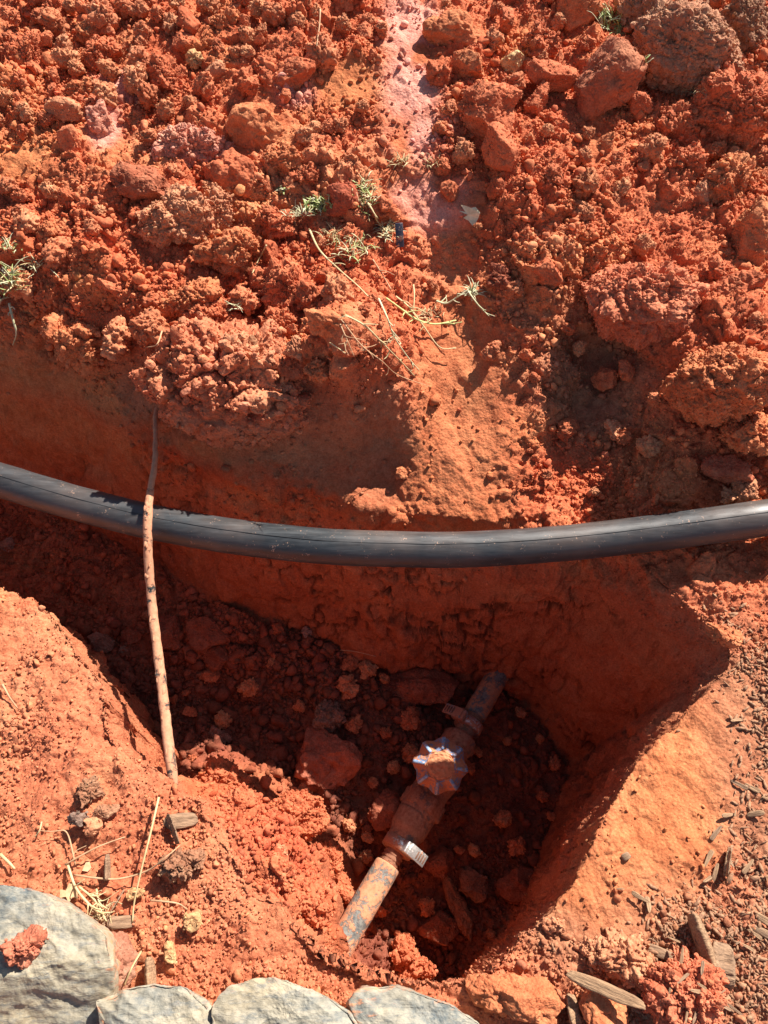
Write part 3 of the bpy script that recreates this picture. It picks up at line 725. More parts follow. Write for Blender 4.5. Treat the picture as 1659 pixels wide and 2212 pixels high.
def scatter(n, ulo, uhi, vlo, vhi, rlo, rhi, lab, grp, keep=None, power=2.0, tries=6000):
    c = 0
    for _ in range(tries):
        if c >= n: break
        u, v = rs.uniform(ulo, uhi), rs.uniform(vlo, vhi)
        if keep and not keep(u, v): continue
        g = on(u, v); r = rlo + (rhi-rlo)*rs.uniform()**power
        if SMOOTHF(u, v) > 0.5 or blocked(g[0], g[1], r): continue
        nn = nrm_at(g[0], g[1])
        if nn[2] < .35: continue
        pi = rs.randint(12); o = obj('clay_clod', protos[pi], None, Vector(g + nn*r*.35 + np.array([0, 0, .006])))
        o.rotation_euler = tuple(rs.uniform(0, 6.28, 3)); q = r/.016; o.scale = (q, q, q)
        kd = ('small' if r < .013 else 'mid sized') + ' ' + ('crumbly', 'rough tan', 'firm', 'knobbly tan')[pi % 4] + ' clod'
        tag(o, where(u, v, kd) or lab, 'clay clod', grp); placed.append((g[0], g[1], g[2], r)); c += 1
SZ = [(120, 900, 260, 130, -20), (1000, 950, 80, 230, 0), (880, 160, 60, 200, 0), (900, 420, 90, 60, 0), (50, 350, 70, 45, 0), (750, 180, 80, 50, 10), (1450, 1750, 120, 260, -38), (1300, 1960, 120, 100, -30), (1350, 1450, 120, 90, 0)]
def SMOOTHF(u, v):
    m = 0
    for a, b, c, d, deg in SZ:
        r = math.radians(deg); dx = u-a; dy = v-b; p = dx*math.cos(r)-dy*math.sin(r); q = dx*math.sin(r)+dy*math.cos(r)
        m = max(m, math.exp(-((p/c)**2 + (q/d)**2)**2*.7))
    return m
scatter(72, 0, 830, 0, 330, .010, .027, 'small red clod, one of the many loose ones on the upper left of the heap', 'loose clods on the upper left of the heap')
scatter(40, 0, 830, 330, 760, .009, .024, 'small red clod, one of the many loose ones on the heap above the trench', 'loose clods on the heap above the trench')
scatter(35, 930, 1659, 0, 420, .009, .022, 'small red clod, one of the many loose ones on the upper right of the heap', 'loose clods on the upper right of the heap')
scatter(24, 930, 1659, 420, 1080, .007, .016, 'small red clod, one of the many loose ones around the right hand hollow', 'loose clods around the right hand hollow')
scatter(46, 120, 1280, 1330, 2040, .008, .021, 'small dark red clod, one of the many loose ones on the floor of the hole', 'loose clods on the floor of the hole', keep=lambda u, v: on(u, v)[2] < -.2)

# ---- loose soil too fine to count: crumbs strewn over the sheet, one mesh for each stretch
V1f = V1; pu, pv, pd = proj(V1f)
vis = (pu > -140) & (pu < 1800) & (pv > -140) & (pv < 2350)
edge = np.zeros((NYf, NXf), bool); edge[2:-2, 2:-2] = True; vis &= edge.ravel()
gatef = sstep(-.2, .5, fbm(Q*10, 3, 81))
def crumbs(name, lab, n, w, rlo, rhi, pw, level, mul=(1, 1, 1), stretch=0.3, seed=1):
    R = np.random.RandomState(seed); w = w*vis; w = w/w.sum()
    VV, FF, tn = sow(V1f, N1, T*np.array(mul)[None], w, n, rlo, rhi, pw, level, R)
    o = obj(name, mesh_np(name, VV, FF, M_CRUMB, False, {'tint': tn})); tag(o, lab, 'loose soil', kind='stuff')
M_CRUMB = soil_mat('loose_soil_crumb', bump=.5)
heapz = sstep(-.02, .05, V1f[:, 1]-.56)*(1-inpit)
flat = 1-.93*smoothz
crumbs('loose_soil', 'loose red crumbs covering the spoil heap behind the trench', 17000, heapz*flat*(.08+gatef), .0020, .010, 3.0, 2, (1.03, 1.08, 1.08), seed=2)
crumbs('fine_soil', 'fine red grains of soil strewn over all the ground', 95000, flat**2.5*(1-.85*wallsm)*(.3+gatef+.5*heapz), .0009, .0032, 2.6, 1, (1.05, 1.12, 1.12), seed=3)
crumbs('near_soil', 'loose tan crumbs on the trodden clay in front of the hole', 3200, nearz*flat*(.02+gatef**3)*sstep(.0, .02, -sdv), .0015, .0065, 3.0, 2, (1.0, 1.05, 1.05), seed=4)
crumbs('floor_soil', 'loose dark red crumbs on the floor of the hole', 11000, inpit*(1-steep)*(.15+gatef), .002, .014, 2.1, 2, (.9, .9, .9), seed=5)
bank = zone(V0, [(600, 1830, 150, 190, -35)])
crumbs('bank_soil', 'crumbly bright red soil heaped on the sunlit bank in the hole', 4500, bank*sstep(-.005, .02, sdv), .0015, .007, 2.6, 2, (1.0, .9, .9), seed=6)

# from here on things are set down on what is really there: sheet, clods and crumbs
bpy.context.view_layer.update()
_dg = bpy.context.evaluated_depsgraph_get()
def on2(u, v):
    r = ray(u, v); ok, loc, n, i, o_, m_ = sc.ray_cast(_dg, Vector(CAM), Vector(r).normalized())
    return np.array(loc) if ok else on(u, v)
# ------------------------------------------------------------------ tubes and lathes
def cat_sp(pts, n):
    """smooth line through points, n steps a span"""
    P_ = [np.asarray(p, float) for p in pts]; P_ = [2*P_[0]-P_[1]] + P_ + [2*P_[-1]-P_[-2]]
    o = []
    for i in range(1, len(P_)-2):
        for k in range(n):
            t = k/n; a, b, c, d = P_[i-1:i+3]
            o.append(0.5*(2*b + (c-a)*t + (2*a-5*b+4*c-d)*t*t + (3*b-a-3*c+d)*t**3))
    o.append(P_[-2]); return np.array(o)
def tube_np(pts, rad, sides=16, flat=1.0, seed=0, rough=0.0, rscale=60, cap=True):
    pts = np.asarray(pts, float); n = len(pts); rad = np.broadcast_to(rad, (n,))
    tg = np.gradient(pts, axis=0); tg /= np.linalg.norm(tg, axis=1, keepdims=True)+1e-12
    ref = np.array([0, 0, 1.0]) if abs(tg[:, 2]).mean() < .8 else np.array([1.0, 0, 0])
    s = np.cross(tg, ref); s /= np.linalg.norm(s, axis=1, keepdims=True)+1e-12; w = np.cross(s, tg)
    a = np.linspace(0, 2*np.pi, sides, endpoint=False)
    dirs = s[:, None]*np.cos(a)[None, :, None] + w[:, None]*(np.sin(a)*flat)[None, :, None]
    V = pts[:, None] + dirs*rad[:, None, None]; V = V.reshape(-1, 3)
    if rough: V = V + dirs.reshape(-1, 3)*(fbm(V*rscale, 4, seed)*rough)[:, None]
    i = np.arange(n-1)[:, None]*sides + np.arange(sides)[None]; j = np.arange(n-1)[:, None]*sides + (np.arange(sides)+1)[None] % sides
    F = np.stack([i, j, j+sides, i+sides], -1).reshape(-1, 4)
    if cap:
        c0 = len(V); V = np.vstack([V, pts[:1], pts[-1:]])
        k = np.arange(sides); k2 = (k+1) % sides
        F = np.vstack([F, np.stack([k2, k, np.full(sides, c0), np.full(sides, c0)], -1)]) if False else F
        V2 = V; T1 = np.stack([k2, k, np.full(sides, c0)], -1); T2 = np.stack([(n-1)*sides+k, (n-1)*sides+k2, np.full(sides, c0+1)], -1)
        F = np.vstack([np.stack([F[:, 0], F[:, 1], F[:, 2]], -1), np.stack([F[:, 0], F[:, 2], F[:, 3]], -1), T1, T2])
        return V2, F
    return V, F
def join(parts):
    V = []; F = []; o = 0
    for v, f in parts: V.append(v); F.append(f+o); o += len(v)
    return np.vstack(V), np.vstack(F)
def at(u, v, lift=0.0):
    g = on2(u, v); f = ray(u, v); f /= np.linalg.norm(f); return g - f*lift

# ---- materials
def pipe_mat():
    t = NT('black_polyethylene'); tc = t.n('ShaderNodeTexCoord').outputs['Object']
    mp = t.n('ShaderNodeMapping'); mp.inputs['Scale'].default_value = (.12, 1, 1); t.l(tc, mp.inputs[0]); sx = mp.outputs[0]
    n1 = t.noise(sx, 160, 6, .7); n2 = t.noise(tc, 9, 4, .6); n3 = t.noise(tc, 500, 2, .5); n4 = t.noise(tc, 60, 5, .7)
    c = t.ramp(n1, [(.35, (.022, .024, .026)), (.6, (.045, .049, .053)), (.75, (.10, .105, .11))])
    c = t.mix(t.math('MULTIPLY', t.ramp(n2, [(.42, G3(0)), (.7, G3(1))]), .55), c, (.15, .105, .085))
    c = t.mix(t.ramp(t.math('MULTIPLY', n3, n4), [(.37, G3(0)), (.42, G3(.8))]), c, (.42, .25, .17))
    t.l(c, t.b.inputs['Base Color']); r = t.ramp(n1, [(.3, G3(.30)), (.7, G3(.55))]); t.l(r, t.b.inputs['Roughness'])
    t.l(t.bump(n1, .25, .0006), t.b.inputs['Normal']); t.b.inputs['Specular IOR Level'].default_value = .55
    return t.m
def muddy(name, under, mud=(.50, .20, .09), cover=.5, scale=38, rough=.6, metal=0.0, under2=None, stretch=(1, 1, 1)):
    """a bare surface with clay dried on it in patches"""
    t = NT(name); tc = t.n('ShaderNodeTexCoord').outputs['Object']
    mp = t.n('ShaderNodeMapping'); mp.inputs['Scale'].default_value = stretch; t.l(tc, mp.inputs[0])
    n1 = t.noise(mp.outputs[0], scale, 7, .68, .4); n2 = t.noise(tc, scale*5, 5, .65); n3 = t.noise(tc, 420, 3, .6)
    base = t.mix(t.ramp(n2, [(.4, G3(0)), (.62, G3(1))]), under, under2 or under)
    k = t.math('ADD', n1, t.math('MULTIPLY', t.math('SUBTRACT', n2, .5), .35))
    m = t.ramp(k, [(1-cover-.035, G3(0)), (1-cover+.035, G3(1))])
    mc = t.mix(n3, tuple(x*.72 for x in mud), tuple(min(1, x*1.3) for x in mud))
    mc = t.mix(t.ramp(n2, [(.3, G3(0)), (.7, G3(.6))]), mc, (.62, .34, .20))
    t.l(t.mix(m, base, mc), t.b.inputs['Base Color'])
    t.l(t.mix(m, G3(rough), G3(.95)), t.b.inputs['Roughness'])
    if metal: t.l(t.mix(m, G3(metal), G3(0)), t.b.inputs['Metallic'])
    h = t.math('ADD', t.math('MULTIPLY', m, .8), t.math('MULTIPLY', n3, .5))
    t.l(t.bump(h, .7, .0012), t.b.inputs['Normal'])
    return t.m
def plain(name, a, b, scale=80, rough=.8, bump=.4, dist=.001, stretch=(1, 1, 1), rnd=False, metal=0, detail=5):
    t = NT(name); tc = t.n('ShaderNodeTexCoord').outputs['Object']
    mp = t.n('ShaderNodeMapping'); mp.inputs['Scale'].default_value = stretch; t.l(tc, mp.inputs[0])
    n = t.noise(mp.outputs[0], scale, detail, .65); c = t.ramp(n, [(.32, a), (.68, b)])
    if rnd:
        oi = t.n('ShaderNodeObjectInfo'); c = t.mix(1.0, c, t.ramp(oi.outputs['Random'], [(0, G3(.7)), (1, G3(1.2))]), 'MULTIPLY')
    t.l(c, t.b.inputs['Base Color']); t.b.inputs['Roughness'].default_value = rough; t.b.inputs['Metallic'].default_value = metal
    t.l(t.bump(n, bump, dist), t.b.inputs['Normal']); return t.m

# ------------------------------------------------------------------ the black pipe across the dig
BP = [(-520, 900, .05), (-250, 962, .045), (0, 1037, .04), (100, 1068, .038), (200, 1096, .036), (330, 1128, .033), (500, 1158, .03), (700, 1180, .03), (850, 1186, .03),
      (1000, 1187, .031), (1200, 1175, .036), (1400, 1153, .046), (1550, 1133, .06), (1659, 1118, .068), (1850, 1090, .075), (2300, 1030, .085)]
line = cat_sp([P(*q) for q in BP], 14)
R_BP = .0226
v_, f_ = tube_np(line, R_BP, 40, 1, 3, .0006, 25)
o = obj('black_pipe', mesh_np('black_pipe', v_, f_, pipe_mat())); tag(o, 'thick black plastic water pipe spanning the dig from side to side', 'pipe')
# a raised seam runs along it, and a few straws of dry grass cling to it
def seam(i0, i1, ang):
    L = line[i0:i1]; tg = np.gradient(L, axis=0); tg /= np.linalg.norm(tg, axis=1, keepdims=True)
    s_ = np.cross(tg, (0, 0, 1)); s_ /= np.linalg.norm(s_, axis=1, keepdims=True); w_ = np.cross(s_, tg)
    return L + (s_*math.cos(ang) + w_*math.sin(ang))*(R_BP + .0002)
v_, f_ = tube_np(seam(0, len(line), math.radians(76)), .0004, 6, .5)
obj('seam', mesh_np('seam', v_, f_, plain('black_seam', (.012, .013, .014), (.03, .03, .032))), o)

# ------------------------------------------------------------------ the muddy cable hanging in front of it
RC = [(350, 850, .09), (337, 890, .083), (336, 940, .078), (334, 1000, .075), (325, 1060, .072), (319, 1120, .068), (320, 1200, .045), (328, 1300, .014),
      (340, 1400, .0), (352, 1500, -.008), (362, 1590, -.012), (371, 1665, -.014), (376, 1720, -.03)]
cl = cat_sp([P(*q) for q in RC], 16)
nn_ = len(cl); rr_ = np.interp(np.linspace(0, 1, nn_), [0, .2, .32, .4, 1], [.0030, .0032, .0042, .0054, .0060])
v_, f_ = tube_np(cl, rr_, 18, 1, 5, .0011, 120)
M_CABLE = muddy('mud_caked_cable', (.03, .032, .03), (.48, .19, .10), .62, 34, .6)
crust = [(v_, f_)]
for k in range(46):
    i = rs.randint(int(nn_*.33), nn_-4); pp, FF = ico(2); q = rs.uniform(.5, 1, 3)*np.array([.0028, .009, .0028])
    c_ = cl[i] + np.array([rs.uniform(-.003, .003), 0, .0033]); crust.append((pp*(1+.4*fbm(pp*1.5+k, 2, 5))[:, None]*q + c_, FF))
v_, f_ = join(crust)
cable = obj('muddy_cable', mesh_np('muddy_cable', v_, f_, M_CABLE)); tag(cable, 'thin black cable caked in pale mud hanging in front of the black pipe', 'cable')

# ------------------------------------------------------------------ the water pipe with its gate valve
A_ = P(738, 2040, -.36); B_ = P(1088, 1436, -.37)
AX = (B_-A_); LEN = np.linalg.norm(AX); AX = AX/LEN
def s_at(u, v):
    """how far along the pipe axis a place of the photo lies"""
    r = ray(u, v); w0 = CAM - A_; b = r@AX; c = r@r; d = r@w0; e = AX@w0
    return float((c*e - b*d)/(c - b*b))
SZ_ = np.array([0, 0, 1.0]); SX = np.cross(AX, SZ_); SX /= np.linalg.norm(SX); SU = np.cross(SX, AX)   # across to the right, and up
def lathe(prof, sides=40, sec=None, seed=0, rough=0, cx=0, cu=0):
    """prof = (s, r) pairs along the pipe axis; sec = r multiplier by angle"""
    V = []; a = np.linspace(0, 2*np.pi, sides, endpoint=False)
    for s, r in prof:
        rr = r*(sec(a) if sec is not None else np.ones(sides))
        V.append(A_[None] + AX[None]*s + SX[None]*(np.cos(a)*rr + cx)[:, None] + SU[None]*(np.sin(a)*rr + cu)[:, None])
    V = np.vstack(V); n = len(prof)
    i = np.arange(n-1)[:, None]*sides + np.arange(sides)[None]; j = np.arange(n-1)[:, None]*sides + (np.arange(sides)+1)[None] % sides
    F = np.stack([i, j, j+sides, i+sides], -1).reshape(-1, 4); k = np.arange(sides); k2 = (k+1) % sides
    V = np.vstack([V, A_+AX*prof[0][0], A_+AX*prof[-1][0]]); c0 = n*sides
    F = np.vstack([F[:, [0, 1, 2]], F[:, [0, 2, 3]], np.stack([k2, k, 0*k+c0], -1), np.stack([(n-1)*sides+k, (n-1)*sides+k2, 0*k+c0+1], -1)])
    if rough:
        D_ = V - (A_[None] + AX[None]*((V-A_)@AX)[:, None]); D_ /= np.linalg.norm(D_, axis=1, keepdims=True)+1e-6
        V = V + D_*(fbm(V*70, 4, seed)*rough)[:, None]
    return V, F
def dense(prof, step=.004):
    o = []
    for (s0, r0), (s1, r1) in zip(prof[:-1], prof[1:]):
        n = max(1, int(abs(s1-s0)/step)); o += [(s0+(s1-s0)*k/n, r0+(r1-r0)*k/n) for k in range(n)]
    return o + [prof[-1]]
hexs = lambda a: 1/np.maximum(np.cos((a % (np.pi/3)) - np.pi/6), .5)*.93
root = bpy.data.objects.new('water_pipe', None); LINK(root); root.location = Vector(A_+AX*LEN/2)
tag(root, 'buried muddy water pipe with a gate valve crossing the bottom of the hole', 'water pipe')
def part(name, vf, m, parent=root, smooth=True):
    v, f = vf; w = np.array(root.location)
    me = mesh_np(name, np.asarray(v)-w[None], f, m, smooth); q = obj(name, me, parent); return q
M_PIPE = muddy('old_grey_plastic_pipe', (.21, .21, .185), (.48, .19, .09), .51, 36, .6, 0, (.07, .08, .085), (1, 1, 1))
M_BODY = muddy('mud_coated_valve_body', (.20, .13, .09), (.30, .105, .055), .60, 40, .5, .2, (.13, .14, .15))
M_STEEL = muddy('muddy_stainless_steel', (.74, .72, .68), (.42, .14, .08), .56, 60, .38, 1.0, (.6, .6, .6))
M_CLEAN = muddy('worn_stainless_steel', (.80, .79, .76), (.46, .18, .10), .34, 90, .42, .85, (.62, .60, .56))
M_BRASS = muddy('muddy_brass', (.28, .16, .08), (.28, .09, .05), .58, 55, .4, .6, (.2, .12, .07))
sl1 = s_at(843, 1872); 
part('lower_pipe_piece', lathe(dense([(-.07, .0192), (sl1-.002, .0192), (sl1, .0182)]), 40, None, 3, .0008), M_PIPE)['label'] = 'mud streaked grey pipe piece, its end in full sun'
su1 = s_at(1020, 1545)
part('upper_pipe_piece', lathe(dense([(su1, .0180), (su1+.002, .0190), (LEN+.09, .0190)]), 40, None, 4, .0008), M_PIPE)['label'] = 'dark shaded pipe piece running into the far wall'
v_body = s_at(948, 1672)
sc_l = s_at(876, 1838); sc_u = s_at(1005, 1562)
def barb(s0, s1, r):
    o = [(s0, r)]; n = 5
    for k in range(n):
        a = s0+(s1-s0)*k/n; b = s0+(s1-s0)*(k+1)/n; o += [(a+.0005, r*1.15), (b-.0005, r*.95)]
    return o + [(s1, r)]
part('hose_barb', lathe(barb(sl1-.004, sc_l-.004, .0135), 32, None, 5, .0006), M_BRASS)
part('coupling', lathe(dense([(sc_l-.010, .0175), (sc_l-.008, .021), (sc_l+.018, .0235), (sc_l+.026, .0275), (s_at(905, 1772), .0290), (s_at(908, 1766), .0292)], .003), 48, None, 6, .0012), M_BODY)
part('valve_body', lathe(dense([(s_at(905, 1770), .0285), (s_at(910, 1760), .0295), (s_at(928, 1722), .0295), (s_at(930, 1718), .0285), (v_body-.028, .028), (v_body-.018, .031), (v_body, .034),
     (v_body+.018, .031), (v_body+.028, .023), (s_at(978, 1618), .0235), (s_at(980, 1614), .026), (s_at(992, 1590), .026), (s_at(995, 1586), .020)], .003), 48, None, 7, .0012), M_BODY)
hx0, hx1 = s_at(910, 1758), s_at(927, 1726)
part('hex_nut', lathe([(hx0, .0305), (hx0+.0012, .0316), (hx1-.0012, .0316), (hx1, .0305)], 60, hexs), M_BODY, smooth=False)
hx0, hx1 = s_at(981, 1612), s_at(993, 1590)
part('hex_nut', lathe([(hx0, .0255), (hx0+.0012, .0268), (hx1-.0012, .0268), (hx1, .0255)], 60, hexs), M_BRASS, smooth=False)
part('hose_barb', lathe(barb(s_at(994, 1588), su1+.003, .0150), 32, None, 5, .0006), M_BRASS)

def boxm(c, ex, ey, ez, hx, hy, hz_, bev=.0012):
    bm = bmesh.new(); bmesh.ops.create_cube(bm, size=2)
    for v in bm.verts: v.co = Vector((v.co.x*hx, v.co.y*hy, v.co.z*hz_))
    bmesh.ops.bevel(bm, geom=bm.edges[:], offset=bev, segments=2, affect='EDGES', profile=.5)
    bmesh.ops.triangulate(bm, faces=bm.faces[:])
    V = np.array([v.co[:] for v in bm.verts]); F = np.array([[v.index for v in f.verts] for f in bm.faces]); bm.free()
    return c[None] + V[:, :1]*ex[None] + V[:, 1:2]*ey[None] + V[:, 2:]*ez[None], F
def hose_clamp(s0, side, rad, mat_h, tilt):
    """band round the pipe, its screw housing standing off to one side (+1 right, -1 left)"""
    hw = .0080
    band = lathe([(s0-hw, rad), (s0-hw, rad+.0012), (s0+hw, rad+.0012), (s0+hw, rad)], 56, None, 8, .0005)
    cl_ = part('hose_clamp', band, M_STEEL)
    # the loose strap end running on beyond the housing, with its row of slots
    ang = math.radians(58 if side > 0 else 122); ctr = A_+AX*s0 + (SX*math.cos(ang) + SU*math.sin(ang))*(rad+.004)
    tx = SX*math.sin(ang)*1.0 - SU*math.cos(ang); tx = tx*side; tx = tx if (tx@SX)*side > 0 else -tx
    tx = tx*math.cos(tilt) + SU*math.sin(tilt); tx /= np.linalg.norm(tx)
    up_ = np.cross(AX, tx); up_ = up_ if up_@SU > 0 else -up_
    part('screw_housing', boxm(ctr + tx*.005, tx, AX, up_, .011, hw*1.1, .0060), mat_h, cl_)
    sc_ = ctr + tx*.0155 + up_*.0005; a = np.linspace(0, 2*np.pi, 12, endpoint=False)
    ring = lambda o, r: sc_[None] + tx[None]*o + (AX[None]*np.cos(a)[:, None] + up_[None]*np.sin(a)[:, None])*r
    V = np.vstack([ring(0, .0038), ring(.005, .0038), (sc_+tx*.005)[None]]); k = np.arange(12); k2 = (k+1) % 12
    F = np.vstack([np.stack([k, k2, k2+12], -1), np.stack([k, k2+12, k+12], -1), np.stack([k+12, k2+12, 0*k+24], -1)])
    part('screw', (V, F), mat_h, cl_)
    st0 = ctr + tx*.012 + up_*.0075
    part('strap_end', boxm(st0 + tx*.004, tx, AX, up_, .0165, hw*1.1, .0007, .0003), mat_h, cl_)
    slots = [boxm(st0 + tx*(.003 + k*.0046) + up_*.0009, (tx*.96 + AX*.28)/1.0, AX, up_, .0012, hw*.66, .0004, .0001) for k in range(4)]
    part('slots', join(slots), plain('dark_slots', (.10, .05, .03), (.22, .10, .06), 300, .8), cl_)
hose_clamp(sc_l, 1, .0228, M_CLEAN, -.12)
hose_clamp(sc_u, -1, .0215, M_STEEL, .1)

# bonnet, stem and the scalloped handwheel
WC = P(951, 1654, -.280); BC = A_ + AX*v_body
WN = (WC-BC); WH = np.linalg.norm(WN); WN = WN/WH
WN = WN*.86 + np.array([0.0, -.25, .25]); WN = WN/np.linalg.norm(WN)
e1 = np.cross(WN, (0, 1, 0)); e1 /= np.linalg.norm(e1); e2 = np.cross(WN, e1); e2 = e2 if e2[1] > 0 else -e2
def vlathe(prof, c, n, sides=40, seed=0, rough=0, sec=None):
    x = np.cross(n, (0, 1, 0)); x /= np.linalg.norm(x); y = np.cross(n, x); a = np.linspace(0, 2*np.pi, sides, endpoint=False)
    V = [c[None] + n[None]*h + (x[None]*np.cos(a)[:, None] + y[None]*np.sin(a)[:, None])*r*(1 if sec is None else sec(a)[:, None]) for h, r in prof]
    m = len(prof); V = np.vstack(V + [(c+n*prof[0][0])[None], (c+n*prof[-1][0])[None]]); k = np.arange(sides); k2 = (k+1) % sides
    i = np.arange(m-1)[:, None]*sides + k[None]; j = np.arange(m-1)[:, None]*sides + k2[None]; c0 = m*sides
    F = np.vstack([np.stack([i, j, j+sides], -1).reshape(-1, 3), np.stack([i, j+sides, i+sides], -1).reshape(-1, 3), np.stack([k2, k, 0*k+c0], -1), np.stack([(m-1)*sides+k, (m-1)*sides+k2, 0*k+c0+1], -1)])
    if rough: V = V + (fbm(V*80, 4, seed)*rough)[:, None]*np.array([[.6, .6, .5]])
    return V, F
up3 = (WC-BC)/WH
part('bonnet', vlathe([(.0, .026), (.022, .026), (.026, .029), (.036, .029), (.038, .024), (.046, .017), (.052, .013)], BC, up3, 40, 9, .0012), M_BODY)
part('stem', vlathe([(.045, .0055), (WH-.002, .0055)], BC, up3, 20), M_BRASS)
RW = .0405
na, nr = 192, 44
aa = np.linspace(0, 2*np.pi, na, endpoint=False); PH = math.radians(10)
lob = .5+.5*np.cos(8*(aa-PH)); Rw = RW*(0.885 + .115*lob**.9)
prof_r = np.linspace(.02, 1, nr)
V = []; TT = []
for t_ in prof_r:
    r_ = Rw*t_
    h_ = np.where(t_ < .55, .0062, .0062 - (np.clip(t_-.55, 0, 1)/.45)**1.7*.0135)*np.ones(na)
    h_ += .0016*np.exp(-((t_-.56)/.035)**2)                                   # the ring round the middle
    h_ += (-.0030*(1-lob) + .0010*lob**6)*sstep(.55, .9, t_)                  # dished between the lobes
    V.append(WC[None] + (e1[None]*np.cos(aa)[:, None] + e2[None]*np.sin(aa)[:, None])*r_[:, None] + WN[None]*h_[:, None])
for t_, dh in ((1.0, -.004), (.95, -.0075), (.86, -.0078), (.80, -.003), (.5, .001), (.1, .001)):
    r_ = Rw*t_; h_ = (.0062-.0135 + dh)*np.ones(na) if t_ > .79 else (.0005)*np.ones(na)
    V.append(WC[None] + (e1[None]*np.cos(aa)[:, None] + e2[None]*np.sin(aa)[:, None])*r_[:, None] + WN[None]*h_[:, None])
V = np.vstack(V); m_ = nr+6; k = np.arange(na); k2 = (k+1) % na
i_ = np.arange(m_-1)[:, None]*na + k[None]; j_ = np.arange(m_-1)[:, None]*na + k2[None]
F = np.stack([i_, j_, j_+na, i_+na], -1).reshape(-1, 4)
V = np.vstack([V, (WC+WN*.0062)[None]]); F = np.vstack([F[:, [0, 1, 2]], F[:, [0, 2, 3]], np.stack([k2, k, 0*k+len(V)-1], -1)])
V = V + WN[None]*(fbm(V*160, 3, 12)*.0006)[:, None]
M_WHEEL = muddy('worn_blue_paint_under_mud', (.16, .24, .42), (.54, .19, .085), .54, 75, .38, 0, (.22, .30, .42))
wheel = part('handwheel', (V, F), M_WHEEL); wheel['label'] = 'scalloped round handwheel, blue paint showing through orange mud'
M_RIB = muddy('bare_blue_paint', (.15, .30, .55), (.55, .22, .11), .42, 60, .3, 0, (.45, .55, .66))
for q in range(8):
    th = PH + q*math.pi/4; d_ = e1*math.cos(th) + e2*math.sin(th); pts_ = []
    for t_ in np.linspace(.57, .97, 10):
        pts_.append(WC + d_*RW*t_ + WN*(.0062 - (max(t_-.55, 0)/.45)**1.7*.0135 + .0012))
    part('rib', tube_np(np.array(pts_), np.linspace(.0022, .0030, 10), 12, .7, q, .0004, 200), M_RIB, wheel)
pp, FF = ico(5); rd = np.linalg.norm(pp[:, :2], axis=1)
cake = WC[None] + e1[None]*pp[:, :1]*RW*.50 + e2[None]*pp[:, 1:2]*RW*.50 + WN[None]*(.0058 + pp[:, 2:]*.0042 + (fbm(pp*4, 4, 3)*.0022)[:, None] + (facets(pp*5, 5)[0]*.0016)[:, None])
part('mud_cake', (cake, FF), plain('caked_mud', (.46, .16, .07), (.66, .30, .15), 160, .95, .9), wheel)

# ------------------------------------------------------------------ border stones in front
def stone_mat():
    t = NT('gneiss'); tc = t.n('ShaderNodeTexCoord').outputs['Object']
    mp = t.n('ShaderNodeMapping'); mp.inputs['Rotation'].default_value = (0, 0, -.45); mp.inputs['Scale'].default_value = (1, 3.4, 3.4); t.l(tc, mp.inputs[0])
    n1 = t.noise(mp.outputs[0], 16, 8, .66, .8); n2 = t.noise(tc, 7, 4, .6); n3 = t.noise(tc, 160, 5, .7); n4 = t.noise(mp.outputs[0], 60, 6, .7)
    c = t.ramp(n1, [(.30, (.055, .070, .08)), (.46, (.12, .135, .135)), (.56, (.23, .22, .185)), (.70, (.40, .35, .27))])
    c = t.mix(t.ramp(n2, [(.40, G3(0)), (.62, G3(.75))]), c, (.36, .28, .17))
    c = t.mix(t.ramp(n4, [(.50, G3(0)), (.62, G3(.7))]), c, (.085, .10, .11))
    c = t.mix(t.ramp(n3, [(.4, G3(0)), (.7, G3(.5))]), c, (.42, .37, .29))
    a = t.n('ShaderNodeAttribute'); a.attribute_name = 'tint'
    dm = t.math('MULTIPLY', t.n('ShaderNodeSeparateColor').outputs[0], 1.0)
    sp = [n for n in t.t.nodes if n.bl_idname == 'ShaderNodeSeparateColor'][0]; t.l(a.outputs['Color'], sp.inputs[0])
    k = t.math('ADD', dm, t.math('MULTIPLY', t.math('SUBTRACT', n4, .5), 1.6), clamp=True)
    c = t.mix(t.ramp(k, [(.30, G3(0)), (.52, G3(.92))]), c, (.55, .24, .12))
    c = t.mix(1.0, c, (1.12, 1.10, 1.05), 'MULTIPLY'); t.l(c, t.b.inputs['Base Color']); t.b.inputs['Roughness'].default_value = .72
    h = t.math('ADD', t.math('MULTIPLY', n1, 1.2), t.math('ADD', t.math('MULTIPLY', n4, .6), t.math('MULTIPLY', n3, .25)))
    t.l(t.bump(h, .6, .003), t.b.inputs['Normal']); return t.m
M_STONE = stone_mat()
